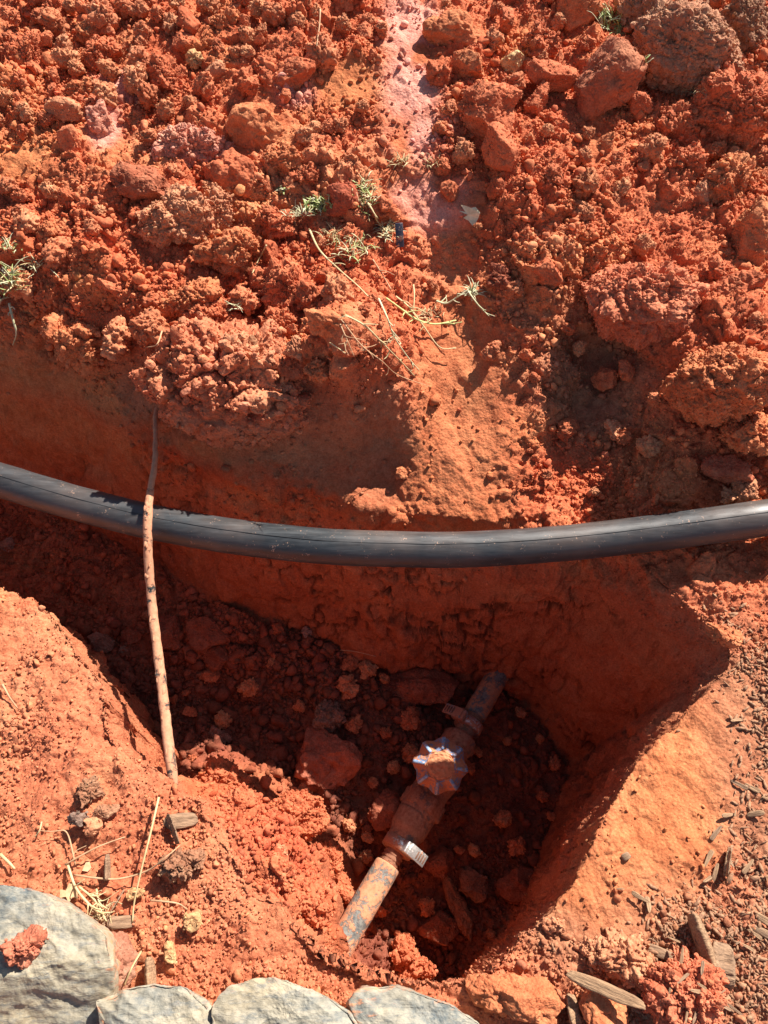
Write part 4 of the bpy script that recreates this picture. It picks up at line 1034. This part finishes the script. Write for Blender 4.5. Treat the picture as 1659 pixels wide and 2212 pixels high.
def stone(outline, top, thick, seed, label, tilt=(0, 0), crown=.010, ridge=None):
    W2 = np.array([P(u, v, top)[:2] for u, v in outline]); c = W2.mean(0); d = W2-c
    na_, nr_ = 260, 90; ang = np.linspace(-math.pi, math.pi, na_, endpoint=False); R_ = np.zeros(na_)
    for i in range(na_):                                                    # reach of the outline from its middle
        q = np.array([math.cos(ang[i]), math.sin(ang[i])]); best = 0
        for j in range(len(W2)):
            a, b = d[j], d[(j+1) % len(W2)]; e = b-a; den = q[0]*e[1]-q[1]*e[0]
            if abs(den) < 1e-9: continue
            t1 = (a[0]*e[1]-a[1]*e[0])/den; t2 = (a[0]*q[1]-a[1]*q[0])/den
            if t1 > 0 and -1e-6 <= t2 <= 1+1e-6: best = max(best, t1)
        R_[i] = best
    for _ in range(1): R_ = .5*R_ + .25*(np.roll(R_, 1)+np.roll(R_, -1))
    V = []; dust = []
    for k in range(nr_):
        t_ = (k+.5)/nr_
        if t_ < .86: rr = t_/.86*.985; hh = np.zeros(na_) - crown*(rr**3)
        else: w_ = (t_-.86)/.14; rr = .985 + .015*math.sin(w_*math.pi/2) ; hh = np.zeros(na_) - crown*(rr**3) - thick*(w_**2.2)
        x = c[0]+np.cos(ang)*R_*rr*1.055; y = c[1]+np.sin(ang)*R_*rr*1.055
        hh = hh + tilt[0]*(x-c[0]) + tilt[1]*(y-c[1])
        if ridge: hh = hh - np.maximum(0, (ridge[0]*(x-c[0]) + ridge[1]*(y-c[1])) - ridge[2])*ridge[3]
        V.append(np.stack([x, y, top+hh], 1)); dust.append(np.full(na_, .0 if t_ < .6 else (t_-.6)*1.0))
    V = np.vstack(V); dust = np.concatenate(dust)
    n_ = len(V); nr2 = V.reshape(nr_, na_, 3); N_ = grid_normals(nr2[..., 0], nr2[..., 1], nr2[..., 2]).reshape(-1, 3)
    N_ *= np.sign(N_[:, 2:]+1e-3); N_[:, 2] += .35; N_ /= np.linalg.norm(N_, axis=1, keepdims=True)
    V = V + np.array([0, 0, 1.0])*0 + N_*((fbm(V*11, 4, seed)*.007 + -np.abs(fbm(np.stack([V[:, 0]*9+V[:, 1]*16, V[:, 0]*-3+V[:, 1]*5, V[:, 2]*20], 1), 4, seed+1, .55))*.016 + fbm(V*60, 5, seed+3, .6)*.0035 + np.minimum(0, fbm(V*24, 3, seed+5)+.18)*.012)*sstep(0, .08, np.repeat((np.arange(nr_)+.5)/nr_, na_)))[:, None]
    i = np.arange(nr_-1)[:, None]*na_ + np.arange(na_)[None]; j = np.arange(nr_-1)[:, None]*na_ + (np.arange(na_)+1)[None] % na_
    F = np.stack([i, i+na_, j+na_, j], -1).reshape(-1, 4); k = np.arange(na_); k2 = (k+1) % na_
    V = np.vstack([V, V[:na_].mean(0), [c[0], c[1], V[:, 2].min()]])
    F = np.vstack([F[:, [0, 1, 2]], F[:, [0, 2, 3]], np.stack([k, k2, 0*k+n_], -1), np.stack([(nr_-1)*na_+k2, (nr_-1)*na_+k, 0*k+n_+1], -1)])
    dust = np.concatenate([dust, [0, 1]])
    dn = np.clip(dust + .25*fbm(V*9, 3, seed+9), 0, 1)
    o = obj('border_stone', mesh_np('border_stone', V, F, M_STONE, True, {'tint': np.stack([dn]*3, 1)}))
    tag(o, label, 'border stone', 'grey border stones along the front edge'); return o
stone([(-260, 1930), (-100, 1900), (0, 1912), (60, 1925), (120, 1948), (180, 1985), (222, 2022), (228, 2080), (222, 2130), (200, 2215), (190, 2420), (-260, 2420)], .034, .075, 3,
      'largest border stone, blue grey with a lump of red mud on it, at the left', (0, 0), .003, (.22, -.97, .012, .8))
stone([(208, 2160), (260, 2138), (330, 2124), (400, 2134), (445, 2158), (470, 2200), (465, 2420), (200, 2420)], .022, .06, 13, 'pale streaky border stone between the largest one and the blue grey one', (0, 0), .003)
stone([(462, 2168), (500, 2130), (560, 2112), (620, 2118), (690, 2148), (752, 2180), (790, 2230), (800, 2420), (470, 2420), (455, 2230)], .028, .065, 23, 'blue grey border stone in the middle of the front row', (0, 0), .004)
stone([(757, 2166), (790, 2136), (850, 2130), (910, 2146), (970, 2172), (1030, 2210), (1080, 2290), (1090, 2420), (810, 2420), (790, 2225)], .022, .06, 33, 'sandy yellowish border stone, rightmost in the front row', (0, 0), .004)

# ------------------------------------------------------------------ wood, straw, weeds
M_WOOD = plain('weathered_wood', (.18, .095, .05), (.48, .29, .16), 60, .9, .9, .002, (1, 9, 9), detail=7)
M_WOOD2 = plain('grey_bark', (.15, .085, .05), (.40, .24, .14), 60, .9, .9, .002, (1, 7, 7), detail=7)
def chip(u, v, a, b, deg, label, mat, lift=.5, seed=0, flat=.5):
    g = on(u, v); s = px(g); p, F = ico(5)
    q = p.copy(); q[:, 0] = np.sign(q[:, 0])*np.abs(q[:, 0])**.5; q[:, 1:] = np.sign(q[:, 1:])*np.abs(q[:, 1:])**.7
    x = q*np.array([a*s, b*s, b*s*flat]); n = fbm(np.stack([x[:, 0]*25, x[:, 1]*160, x[:, 2]*160], 1) + seed, 4, seed)
    x[:, 1:] *= (1 + .55*n)[:, None]; x[:, 0] *= 1+.12*fbm(np.stack([x[:, 0]*0, x[:, 1]*400, x[:, 2]*400], 1)+seed, 2, 3); x[:, 2] += .25*b*s*np.sin(x[:, 0]/(a*s)*2+seed)
    o = obj('wood_chip', mesh_np('wood_chip', x, F, mat), None, Vector(at(u, v, lift*b*s))); o.rotation_euler = view_frame(u, v, deg).to_euler()
    tag(o, label, 'wood chip', 'wood chips on the ground in front of the dig'); return o
WC_ = [(1308, 2138, 78, 12, -22, 'long weathered wood chip lying across the orange clods in front', M_WOOD, 1.6),
 (1440, 2062, 42, 11, -22, 'grey split wood chip above the pinkish red clod', M_WOOD2, .9), (1516, 2032, 16, 46, 12, 'broad tan wood chip standing upright in the lower right', M_WOOD, .7),
 (1562, 2088, 24, 36, -10, 'dark brown wood chip right of the broad tan one', M_WOOD2, .6), (1642, 1982, 36, 8, -32, 'light splinter of wood at the right edge', M_WOOD, 1),
 (1240, 2190, 12, 34, 5, 'short wood chip between orange clods at the bottom edge', M_WOOD, .8), (1632, 1758, 18, 5, 10, 'small pale wood chip near the right edge', M_WOOD, .8),
 (390, 1772, 36, 14, 5, 'grey split bark chip right of the straw', M_WOOD2, .7), (372, 1788, 6, 28, 25, 'thin upright sliver beside the grey bark chip', M_WOOD2, 1),
 (232, 1880, 7, 28, 8, 'brown sliver of wood above the largest border stone', M_WOOD2, .8), (262, 1990, 30, 12, 5, 'dark rotten wood chip at the foot of the straw', M_WOOD2, .8), (325, 2110, 12, 34, 12, 'split brown chip above the pale border stone', M_WOOD, .5),
 (1572, 1862, 6, 26, -18, 'thin wood splinter in the mulch at the right', M_WOOD, 1), (1545, 1885, 20, 5, 65, 'short pale splinter crossing the mulch left of the thin one', M_WOOD, 1),
 (1640, 2010, 26, 11, -25, 'grey chip at the right edge under the light splinter', M_WOOD2, .6), (1352, 1850, 10, 7, 30, 'tiny grey chip on the smooth right flank', M_WOOD2, .8)]
for k, q in enumerate(WC_): chip(*q[:7], lift=q[7], seed=k*3+1)
SPL = ['short splinter of wood among the mulch on the right']
base_chip = []
for k in range(5):
    p, F = ico(4); x = np.sign(p)*np.abs(p)**.55*np.array([.010, .0014+.0008*(k % 3), .0009]); x[:, 1:] *= (1-.35*(x[:, :1]/.010) + .6*fbm(x*np.array([60, 300, 300])+k, 3, k)[:, None]); base_chip.append(mesh_np('wood_chip', x, F, (M_WOOD, M_WOOD2)[k % 2]))
c = 0
while c < 34:
    u, v = rs.uniform(1340, 1659), rs.uniform(1480, 2212)
    if u + .75*v < 2780 + rs.uniform(-80, 80): continue
    o = obj('wood_chip', base_chip[rs.randint(5)], None, Vector(at(u, v, .004))); q = rs.uniform(.25, .95); o.scale = (q, q, q); o.rotation_euler = (rs.uniform(-.4, .4), rs.uniform(-.4, .4), rs.uniform(0, 6.3))
    tag(o, where(u, v, 'short thin splinter') or 'short splinter of wood among the mulch on the right', 'wood chip', 'splinters in the mulch on the right'); c += 1
M_MULCH = plain('brown_mulch', (.16, .075, .042), (.50, .26, .14), 300, .95, .6)
def mulch():
    w = zone(V1f, [(1690, 1750, 120, 360, 0), (1520, 2080, 190, 130, 0)])*vis*(1-smoothz)*(sdv < -.01)*(.15+gatef); w = w/w.sum(); n = 4200; R = np.random.RandomState(9)
    idx = R.choice(len(w), n, p=w); p, F = ico(1); sz = (.0010 + .0050*R.uniform(size=n)**2.6)[:, None]*np.stack([R.uniform(.8, 1.6, n), R.uniform(.2, .5, n), R.uniform(.15, .35, n)], 1)
    a = R.uniform(0, 6.28, n); tl = R.uniform(-.6, .6, n); L = p[None]*sz[:, None]
    x = L[..., 0]*np.cos(tl)[:, None] + L[..., 2]*np.sin(tl)[:, None]; z = -L[..., 0]*np.sin(tl)[:, None] + L[..., 2]*np.cos(tl)[:, None]; y = L[..., 1]
    VV = np.stack([x*np.cos(a)[:, None]-y*np.sin(a)[:, None], x*np.sin(a)[:, None]+y*np.cos(a)[:, None], z], -1) + (V1f[idx]+N1[idx]*.0012)[:, None]
    FF = (F[None] + (np.arange(n)*len(p))[:, None, None]).reshape(-1, 3)
    o = obj('mulch', mesh_np('mulch', VV.reshape(-1, 3), FF, M_MULCH, False)); tag(o, 'fine brown wood mulch mixed into the soil at the right', 'mulch', kind='stuff')
mulch()

M_STRAW = plain('dry_straw', (.40, .28, .12), (.64, .50, .27), 40, .7, .3, .0006)
M_STRAWG = plain('yellow_green_stem', (.42, .44, .14), (.66, .62, .26), 40, .65, .3, .0006)
M_ROOT = plain('pale_root', (.38, .20, .10), (.58, .36, .20), 60, .8, .4, .0008)
M_GREEN = plain('green_blade', (.22, .28, .07), (.46, .50, .18), 50, .55, .3, .0005)
M_PALEG = plain('bleached_grass', (.40, .38, .20), (.64, .60, .38), 50, .7, .3, .0005)
def stalk(name, pts, w, label, cat, mat, grp=None, twigs=0, seed=0, lift=.006, sides=7):
    R = np.random.RandomState(seed)
    L = cat_sp([at(u, v, (q[2] if len(q) > 2 else lift)) for q in pts for u, v in [q[:2]]], 7); s = px(L[0])
    w = w*1.15; rad = np.linspace(w*s, w*s*.6, len(L)); parts = [tube_np(L, rad, sides, .75, seed, .0002, 200)]
    for k in range(twigs):
        i = R.randint(2, len(L)-2); d = L[i+1]-L[i-1]; d /= np.linalg.norm(d); q = R.normal(0, .7, 3); q[2] = abs(q[2])*.5; q += d*.8; q /= np.linalg.norm(q)
        ln = R.uniform(.008, .022); parts.append(tube_np(cat_sp([L[i], L[i]+q*ln*.5+R.normal(0, .0015, 3), L[i]+q*ln+R.normal(0, .003, 3)], 5), np.linspace(w*s*.7, w*s*.3, 11), 5, .7))
    v, f = join(parts); c = L[0]; o = obj(name, mesh_np(name, v-c, f, mat), None, Vector(c)); tag(o, label, cat, grp); return o
ST = [
 ([(343, 1722, .02), (325, 1800, .022), (305, 1880, .02), (290, 1950, .012), (286, 1992, .002)], 2.3, 'long pale straw leaning over the trodden clay above the border stones', M_STRAW, 0),
 ([(575, 530), (560, 560), (545, 590, .012)], 2.0, 'short dry stem between crumbly clods left of the weeds', M_STRAW, 0),
 ([(668, 495, .012), (690, 540, .018), (730, 580, .018), (770, 615, .014), (795, 640, .008)], 2.2, 'long yellow stem running down right through the dry weeds', M_STRAW, 2),
 ([(745, 680, .012), (790, 705, .02), (830, 745, .03), (870, 785, .035), (895, 812, .03)], 2.4, 'pale forked stem reaching down over the dark hollow', M_STRAW, 8),
 ([(835, 645, .015), (870, 670, .022), (900, 690, .025), (940, 700, .02), (985, 692, .012)], 3.0, 'yellow green stem bending to the right above the chute', M_STRAWG, 6),
 ([(855, 640, .012), (885, 665, .02), (915, 705, .025), (950, 750, .02), (985, 752, .014)], 2.0, 'thin stem crossing the yellow green one and forking at the chute', M_STRAW, 6),
 ([(818, 645, .012), (838, 690, .02), (850, 725, .025), (880, 770, .03), (905, 800, .03)], 2.0, 'twisted pale stem hanging down left of the yellow green one', M_PALEG, 8),
 ([(737, 690, .01), (780, 745, .02), (825, 780, .03), (860, 810, .03), (928, 835, .02)], 1.6, 'thin brown stem hanging lowest over the hollow', M_ROOT, 8),
 ([(735, 700, .012), (750, 735, .02), (765, 770, .02)], 1.5, 'short drooping root below the flat slab', M_ROOT, 4),
 ([(712, 740, .012), (735, 755, .02), (746, 762, .02), (744, 740, .015)], 1.2, 'hooked thin straw left of the drooping root', M_STRAW, 0),
 ([(942, 650, .008), (965, 655, .012), (990, 640, .016), (1012, 625, .016)], 2.2, 'pale twig with a fork at the top of the chute', M_PALEG, 5),
 ([(1010, 628, .014), (1030, 655, .014), (1045, 672, .01)], 2.0, 'short forked twig right of the pale twig', M_PALEG, 3),
 ([(893, 615, .01), (895, 640, .014), (893, 672, .01)], 1.8, 'straight upright straw above the yellow green stem', M_STRAW, 0),
 ([(805, 560, .012), (830, 600, .014), (845, 625, .01)], 1.6, 'thin brown stem among the dry weeds', M_ROOT, 3),
 ([(790, 432, .012), (805, 455, .016), (815, 480, .012)], 2.0, 'short dry stem in the tuft by the plastic tag', M_STRAW, 4),
 ([(692, 20, .01), (690, 55, .014), (684, 100, .006)], 1.6, 'thin dry stem near the top edge of the heap', M_ROOT, 0),
 ([(163, 1868, .008), (145, 1800, .012), (120, 1795, .008)], 1.8, 'curved pale root at the left above the largest border stone', M_ROOT, 2),
 ([(140, 1868, .008), (200, 1835, .014), (235, 1820, .012), (270, 1808, .008)], 1.8, 'long thin root slanting up towards the straw', M_ROOT, 0),
 ([(160, 1890, .008), (210, 1897, .012), (260, 1898, .014), (320, 1880, .014), (360, 1850, .01), (390, 1825, .006)], 2.0, 'long curved root passing behind the straw', M_ROOT, 0),
 ([(145, 1865, .006), (165, 1920, .012), (200, 1960, .016), (225, 1975, .014)], 2.6, 'pale dry stalk leading down to the largest border stone', M_STRAW, 5),
 ([(170, 1915, .01), (205, 1945, .016), (230, 1990, .016)], 2.2, 'pale dry stalk crossing another above the border stone', M_STRAW, 5),
 ([(208, 1920, .01), (215, 1950, .014), (235, 1965, .012)], 1.8, 'short dry stalk between the crossing ones', M_STRAW, 3),
 ([(325, 1945, .008), (350, 1947, .012), (385, 1952, .012), (405, 1965, .006)], 2.0, 'pale twig lying above the round yellowish clod', M_ROOT, 0),
 ([(268, 1922, .008), (245, 1960, .014), (215, 2010, .012)], 1.6, 'dark thin stem pointing at the corner of the largest stone', M_WOOD2, 2),
 ([(305, 2055, .01), (285, 2090, .014), (268, 2130, .01)], 2.2, 'pale straw on the brick brown slab between the stones', M_STRAW, 0),
 ([(0, 1845, .01), (18, 1862, .01), (32, 1877, .006)], 3.2, 'thick orange straw at the left edge', M_STRAW, 0),
 ([(90, 1775, .008), (85, 1795, .01), (75, 1808, .006)], 1.8, 'tiny pale straw on the trodden clay at the left', M_STRAW, 0),
 ([(5, 1478, .008), (20, 1505, .01), (38, 1530, .006)], 2.2, 'dry straw on the left bank below the trench', M_ROOT, 0),
 ([(20, 655, .012), (28, 690, .02), (35, 720, .02), (28, 745, .01)], 2.6, 'pale bent root hanging over the trench at the left edge', M_PALEG, 2),
 ([(735, 1404, .004), (770, 1408, .008), (812, 1418, .004)], 1.0, 'fine root lying at the foot of the far wall', M_ROOT, 0),
 ([(350, 715, .01), (338, 745, .016), (314, 752, .016), (318, 770, .01)], 1.6, 'thin root poking out beside the biggest clump', M_ROOT, 0)]
for k, (pts, w, lab, mat, tw) in enumerate(ST): stalk('straw' if mat in (M_STRAW, M_STRAWG, M_PALEG) else 'root', pts, w, lab, 'straw' if mat in (M_STRAW, M_STRAWG, M_PALEG) else 'root', mat, 'dry stems and roots lying about the dig', tw, k)

def tuft(u, v, wu, hv, n, ln, w, mats, label, seed, curl=1.0, dirn=None, leafy=False, name='grass_tuft', lift=.006):
    """a clump of blades rooted over a small patch; each colour of blade is one child"""
    R = np.random.RandomState(seed); base = at(u, v, .0); s = px(base); n = int(n*1.9); ln = ln*1.15; w = w*.78
    e = bpy.data.objects.new(name, None); LINK(e); e.location = Vector(base); tag(e, label, 'grass tuft' if not leafy else 'weed', 'tufts of grass and weeds around the dig')
    for mi, mt in enumerate(mats):
        parts = []
        for k in range(n//len(mats)):
            q = at(u + R.normal(0, wu*.5), v + R.normal(0, hv*.5), lift*.3); d = R.normal(0, 1, 3); d[2] = abs(d[2])*.6+.15
            if dirn is not None: d = d*.55 + np.array(dirn)
            d /= np.linalg.norm(d); L_ = ln*s*R.uniform(.5, 1.15); bend = R.normal(0, .35*curl, 3)
            pts = [q, q+d*L_*.35, q+d*L_*.7+bend*L_*.12, q+d*L_+bend*L_*.3+np.array([0, 0, -.12*L_])]
            L = cat_sp(pts, 4); ww = w*s*R.uniform(.8, 1.5); prof = np.interp(np.linspace(0, 1, len(L)), [0, .3, 1], [.6, 1, .15])*ww
            if leafy: prof = np.interp(np.linspace(0, 1, len(L)), [0, .4, 1], [.3, 1, .1])*ww*1.6
            parts.append(tube_np(L, prof, 6, .35))
        vv, ff = join(parts); obj('blades', mesh_np('blades', vv-base, ff, mt), e)
    return e
tuft(15, 615, 26, 30, 44, 44, 2.2, [M_PALEG, M_GREEN, M_STRAW], 'pale grass tuft with roots at the left edge above the trench', 1)
tuft(68, 575, 20, 14, 20, 34, 1.8, [M_PALEG, M_STRAW], 'smaller bleached grass sprig right of the left edge tuft', 2)
tuft(15, 535, 22, 14, 16, 26, 1.8, [M_PALEG, M_GREEN], 'thin grass sprig at the left edge above the pale tuft', 3)
tuft(1312, 40, 18, 24, 20, 42, 2.6, [M_GREEN, M_PALEG], 'bright green grass tuft at the top edge beside the sod clump', 4, .6, (-.55, .1, .1))
tuft(1335, 60, 8, 20, 12, 50, 1.4, [M_GREEN], 'thin green blades hanging down at the left of the sod clump', 5, .6, (0, -.5, -.3))
tuft(682, 445, 26, 18, 90, 15, 2.0, [M_GREEN, M_GREEN, M_PALEG], 'small green leafy weed on the heap among the clods', 6, leafy=True, name='weed')
tuft(640, 465, 22, 10, 22, 26, 1.7, [M_PALEG], 'dry grass sprig spreading left of the green weed', 7)
tuft(612, 410, 8, 8, 12, 12, 2.0, [M_GREEN, M_PALEG], 'tiny green sprig above the dry grass sprig', 8, leafy=True, name='weed')
tuft(790, 420, 22, 34, 54, 24, 1.8, [M_PALEG, M_STRAW, M_GREEN], 'bleached grass tuft at the lower left of the slick clay patch', 9)
tuft(835, 500, 20, 20, 40, 26, 1.9, [M_STRAW, M_PALEG], 'yellowish grass tuft touching the dark plastic tag', 10)
tuft(765, 535, 34, 22, 50, 24, 1.7, [M_STRAW, M_GREEN, M_PALEG], 'yellow and green grass tuft in the middle of the heap edge', 11)
tuft(715, 510, 20, 18, 22, 22, 1.5, [M_STRAW], 'dry grass tuft below the green weed', 12)
tuft(1018, 632, 14, 12, 22, 22, 1.9, [M_PALEG], 'whitish dry sprig at the fork of the pale twig', 13)
tuft(925, 680, 26, 12, 24, 20, 1.6, [M_STRAW, M_ROOT], 'dry sprig along the yellow green stem', 14)
tuft(870, 350, 24, 10, 16, 26, 1.4, [M_STRAW], 'few dry grass blades pressed into the slick clay', 15, .4)
tuft(935, 355, 16, 8, 10, 24, 1.6, [M_STRAW], 'short dry blades left of the rounded orange clod', 16, .4)
tuft(1500, 195, 30, 6, 18, 24, 1.2, [M_ROOT, M_STRAW], 'thin roots hanging under the huge sod clump', 17, 1, (0, -.4, -.2), name='root_tuft')
tuft(1395, 130, 8, 6, 7, 16, 2.0, [M_GREEN, M_PALEG], 'tiny green sprig in the gap left of the sod clump', 18)
tuft(510, 660, 10, 8, 8, 26, 1.5, [M_PALEG], 'single pale sprig on the clods above the biggest clump', 19)
tuft(220, 1975, 18, 16, 26, 30, 1.6, [M_STRAW, M_ROOT], 'dry grass roots gathered at the edge of the largest border stone', 20)

# dry leaf, plastic tag, pale leaf bits
def leaf(u, v, pts, label, mat, lift=.012, deg=0, curl=.25):
    base = at(u, v, lift); s = px(base); M = view_frame(u, v, deg)
    bm = bmesh.new(); top = []; n = len(pts)
    for k in (1, -1):
        vs = [bm.verts.new((x*s, y*s, (x*x+y*y)*s*curl*.02*(1 if (i % 2) else -.6) + k*.0004)) for i, (x, y) in enumerate(pts)]; top.append(vs)
    bm.faces.new(top[0]); bm.faces.new(top[1][::-1])
    for i in range(n): bm.faces.new((top[0][i], top[1][i], top[1][(i+1) % n], top[0][(i+1) % n]))
    bmesh.ops.triangulate(bm, faces=bm.faces[:]); bmesh.ops.recalc_face_normals(bm, faces=bm.faces[:])
    me = bpy.data.meshes.new('dry_leaf'); bm.to_mesh(me); bm.free(); me.materials.append(mat)
    o = obj('dry_leaf', me, None, Vector(base)); o.rotation_euler = M.to_euler(); tag(o, label, 'dry leaf', 'dry leaves on the clay'); return o
M_LEAF = plain('bleached_leaf', (.52, .42, .24), (.78, .70, .48), 90, .7, .4, .0008)
leaf(1015, 462, [(-8, 16), (2, 12), (12, 14), (22, 2), (18, -10), (8, -26), (-2, -14), (-14, -8), (-4, -2), (-24, 6), (-10, 4), (-20, 18)], 'torn pale dry leaf on the slick clay patch', M_LEAF)
leaf(150, 1928, [(-18, -10), (-20, 6), (-8, 4), (-4, 18), (6, 16), (16, 6), (18, -12), (8, -8), (2, -20), (-6, -8)], 'small brown leaf above the largest border stone', plain('brown_leaf', (.40, .24, .12), (.60, .40, .22), 90, .8))
leaf(188, 1872, [(-9, -8), (-4, 8), (4, 10), (9, -2), (3, -10)], 'tiny tan leaf scrap by the long curved root', plain('tan_leaf', (.50, .28, .14), (.64, .42, .24), 90, .8), .006)
def tagp():
    base = at(863, 508, .010); s = px(base); M = np.array(view_frame(863, 508, 4))
    v, f = boxm(np.zeros(3), M[:, 0], M[:, 1], M[:, 2], 8.5*s, 25*s, .0011, .0008); o = obj('plastic_tag', mesh_np('plastic_tag', v, f, muddy('dark_violet_plastic', (.035, .035, .055), (.45, .22, .14), .45, 70, .45, 0, (.07, .065, .09))), None, Vector(base))
    tag(o, 'small dark violet plastic tag stuck upright in the grass on the heap', 'plastic tag')
tagp()
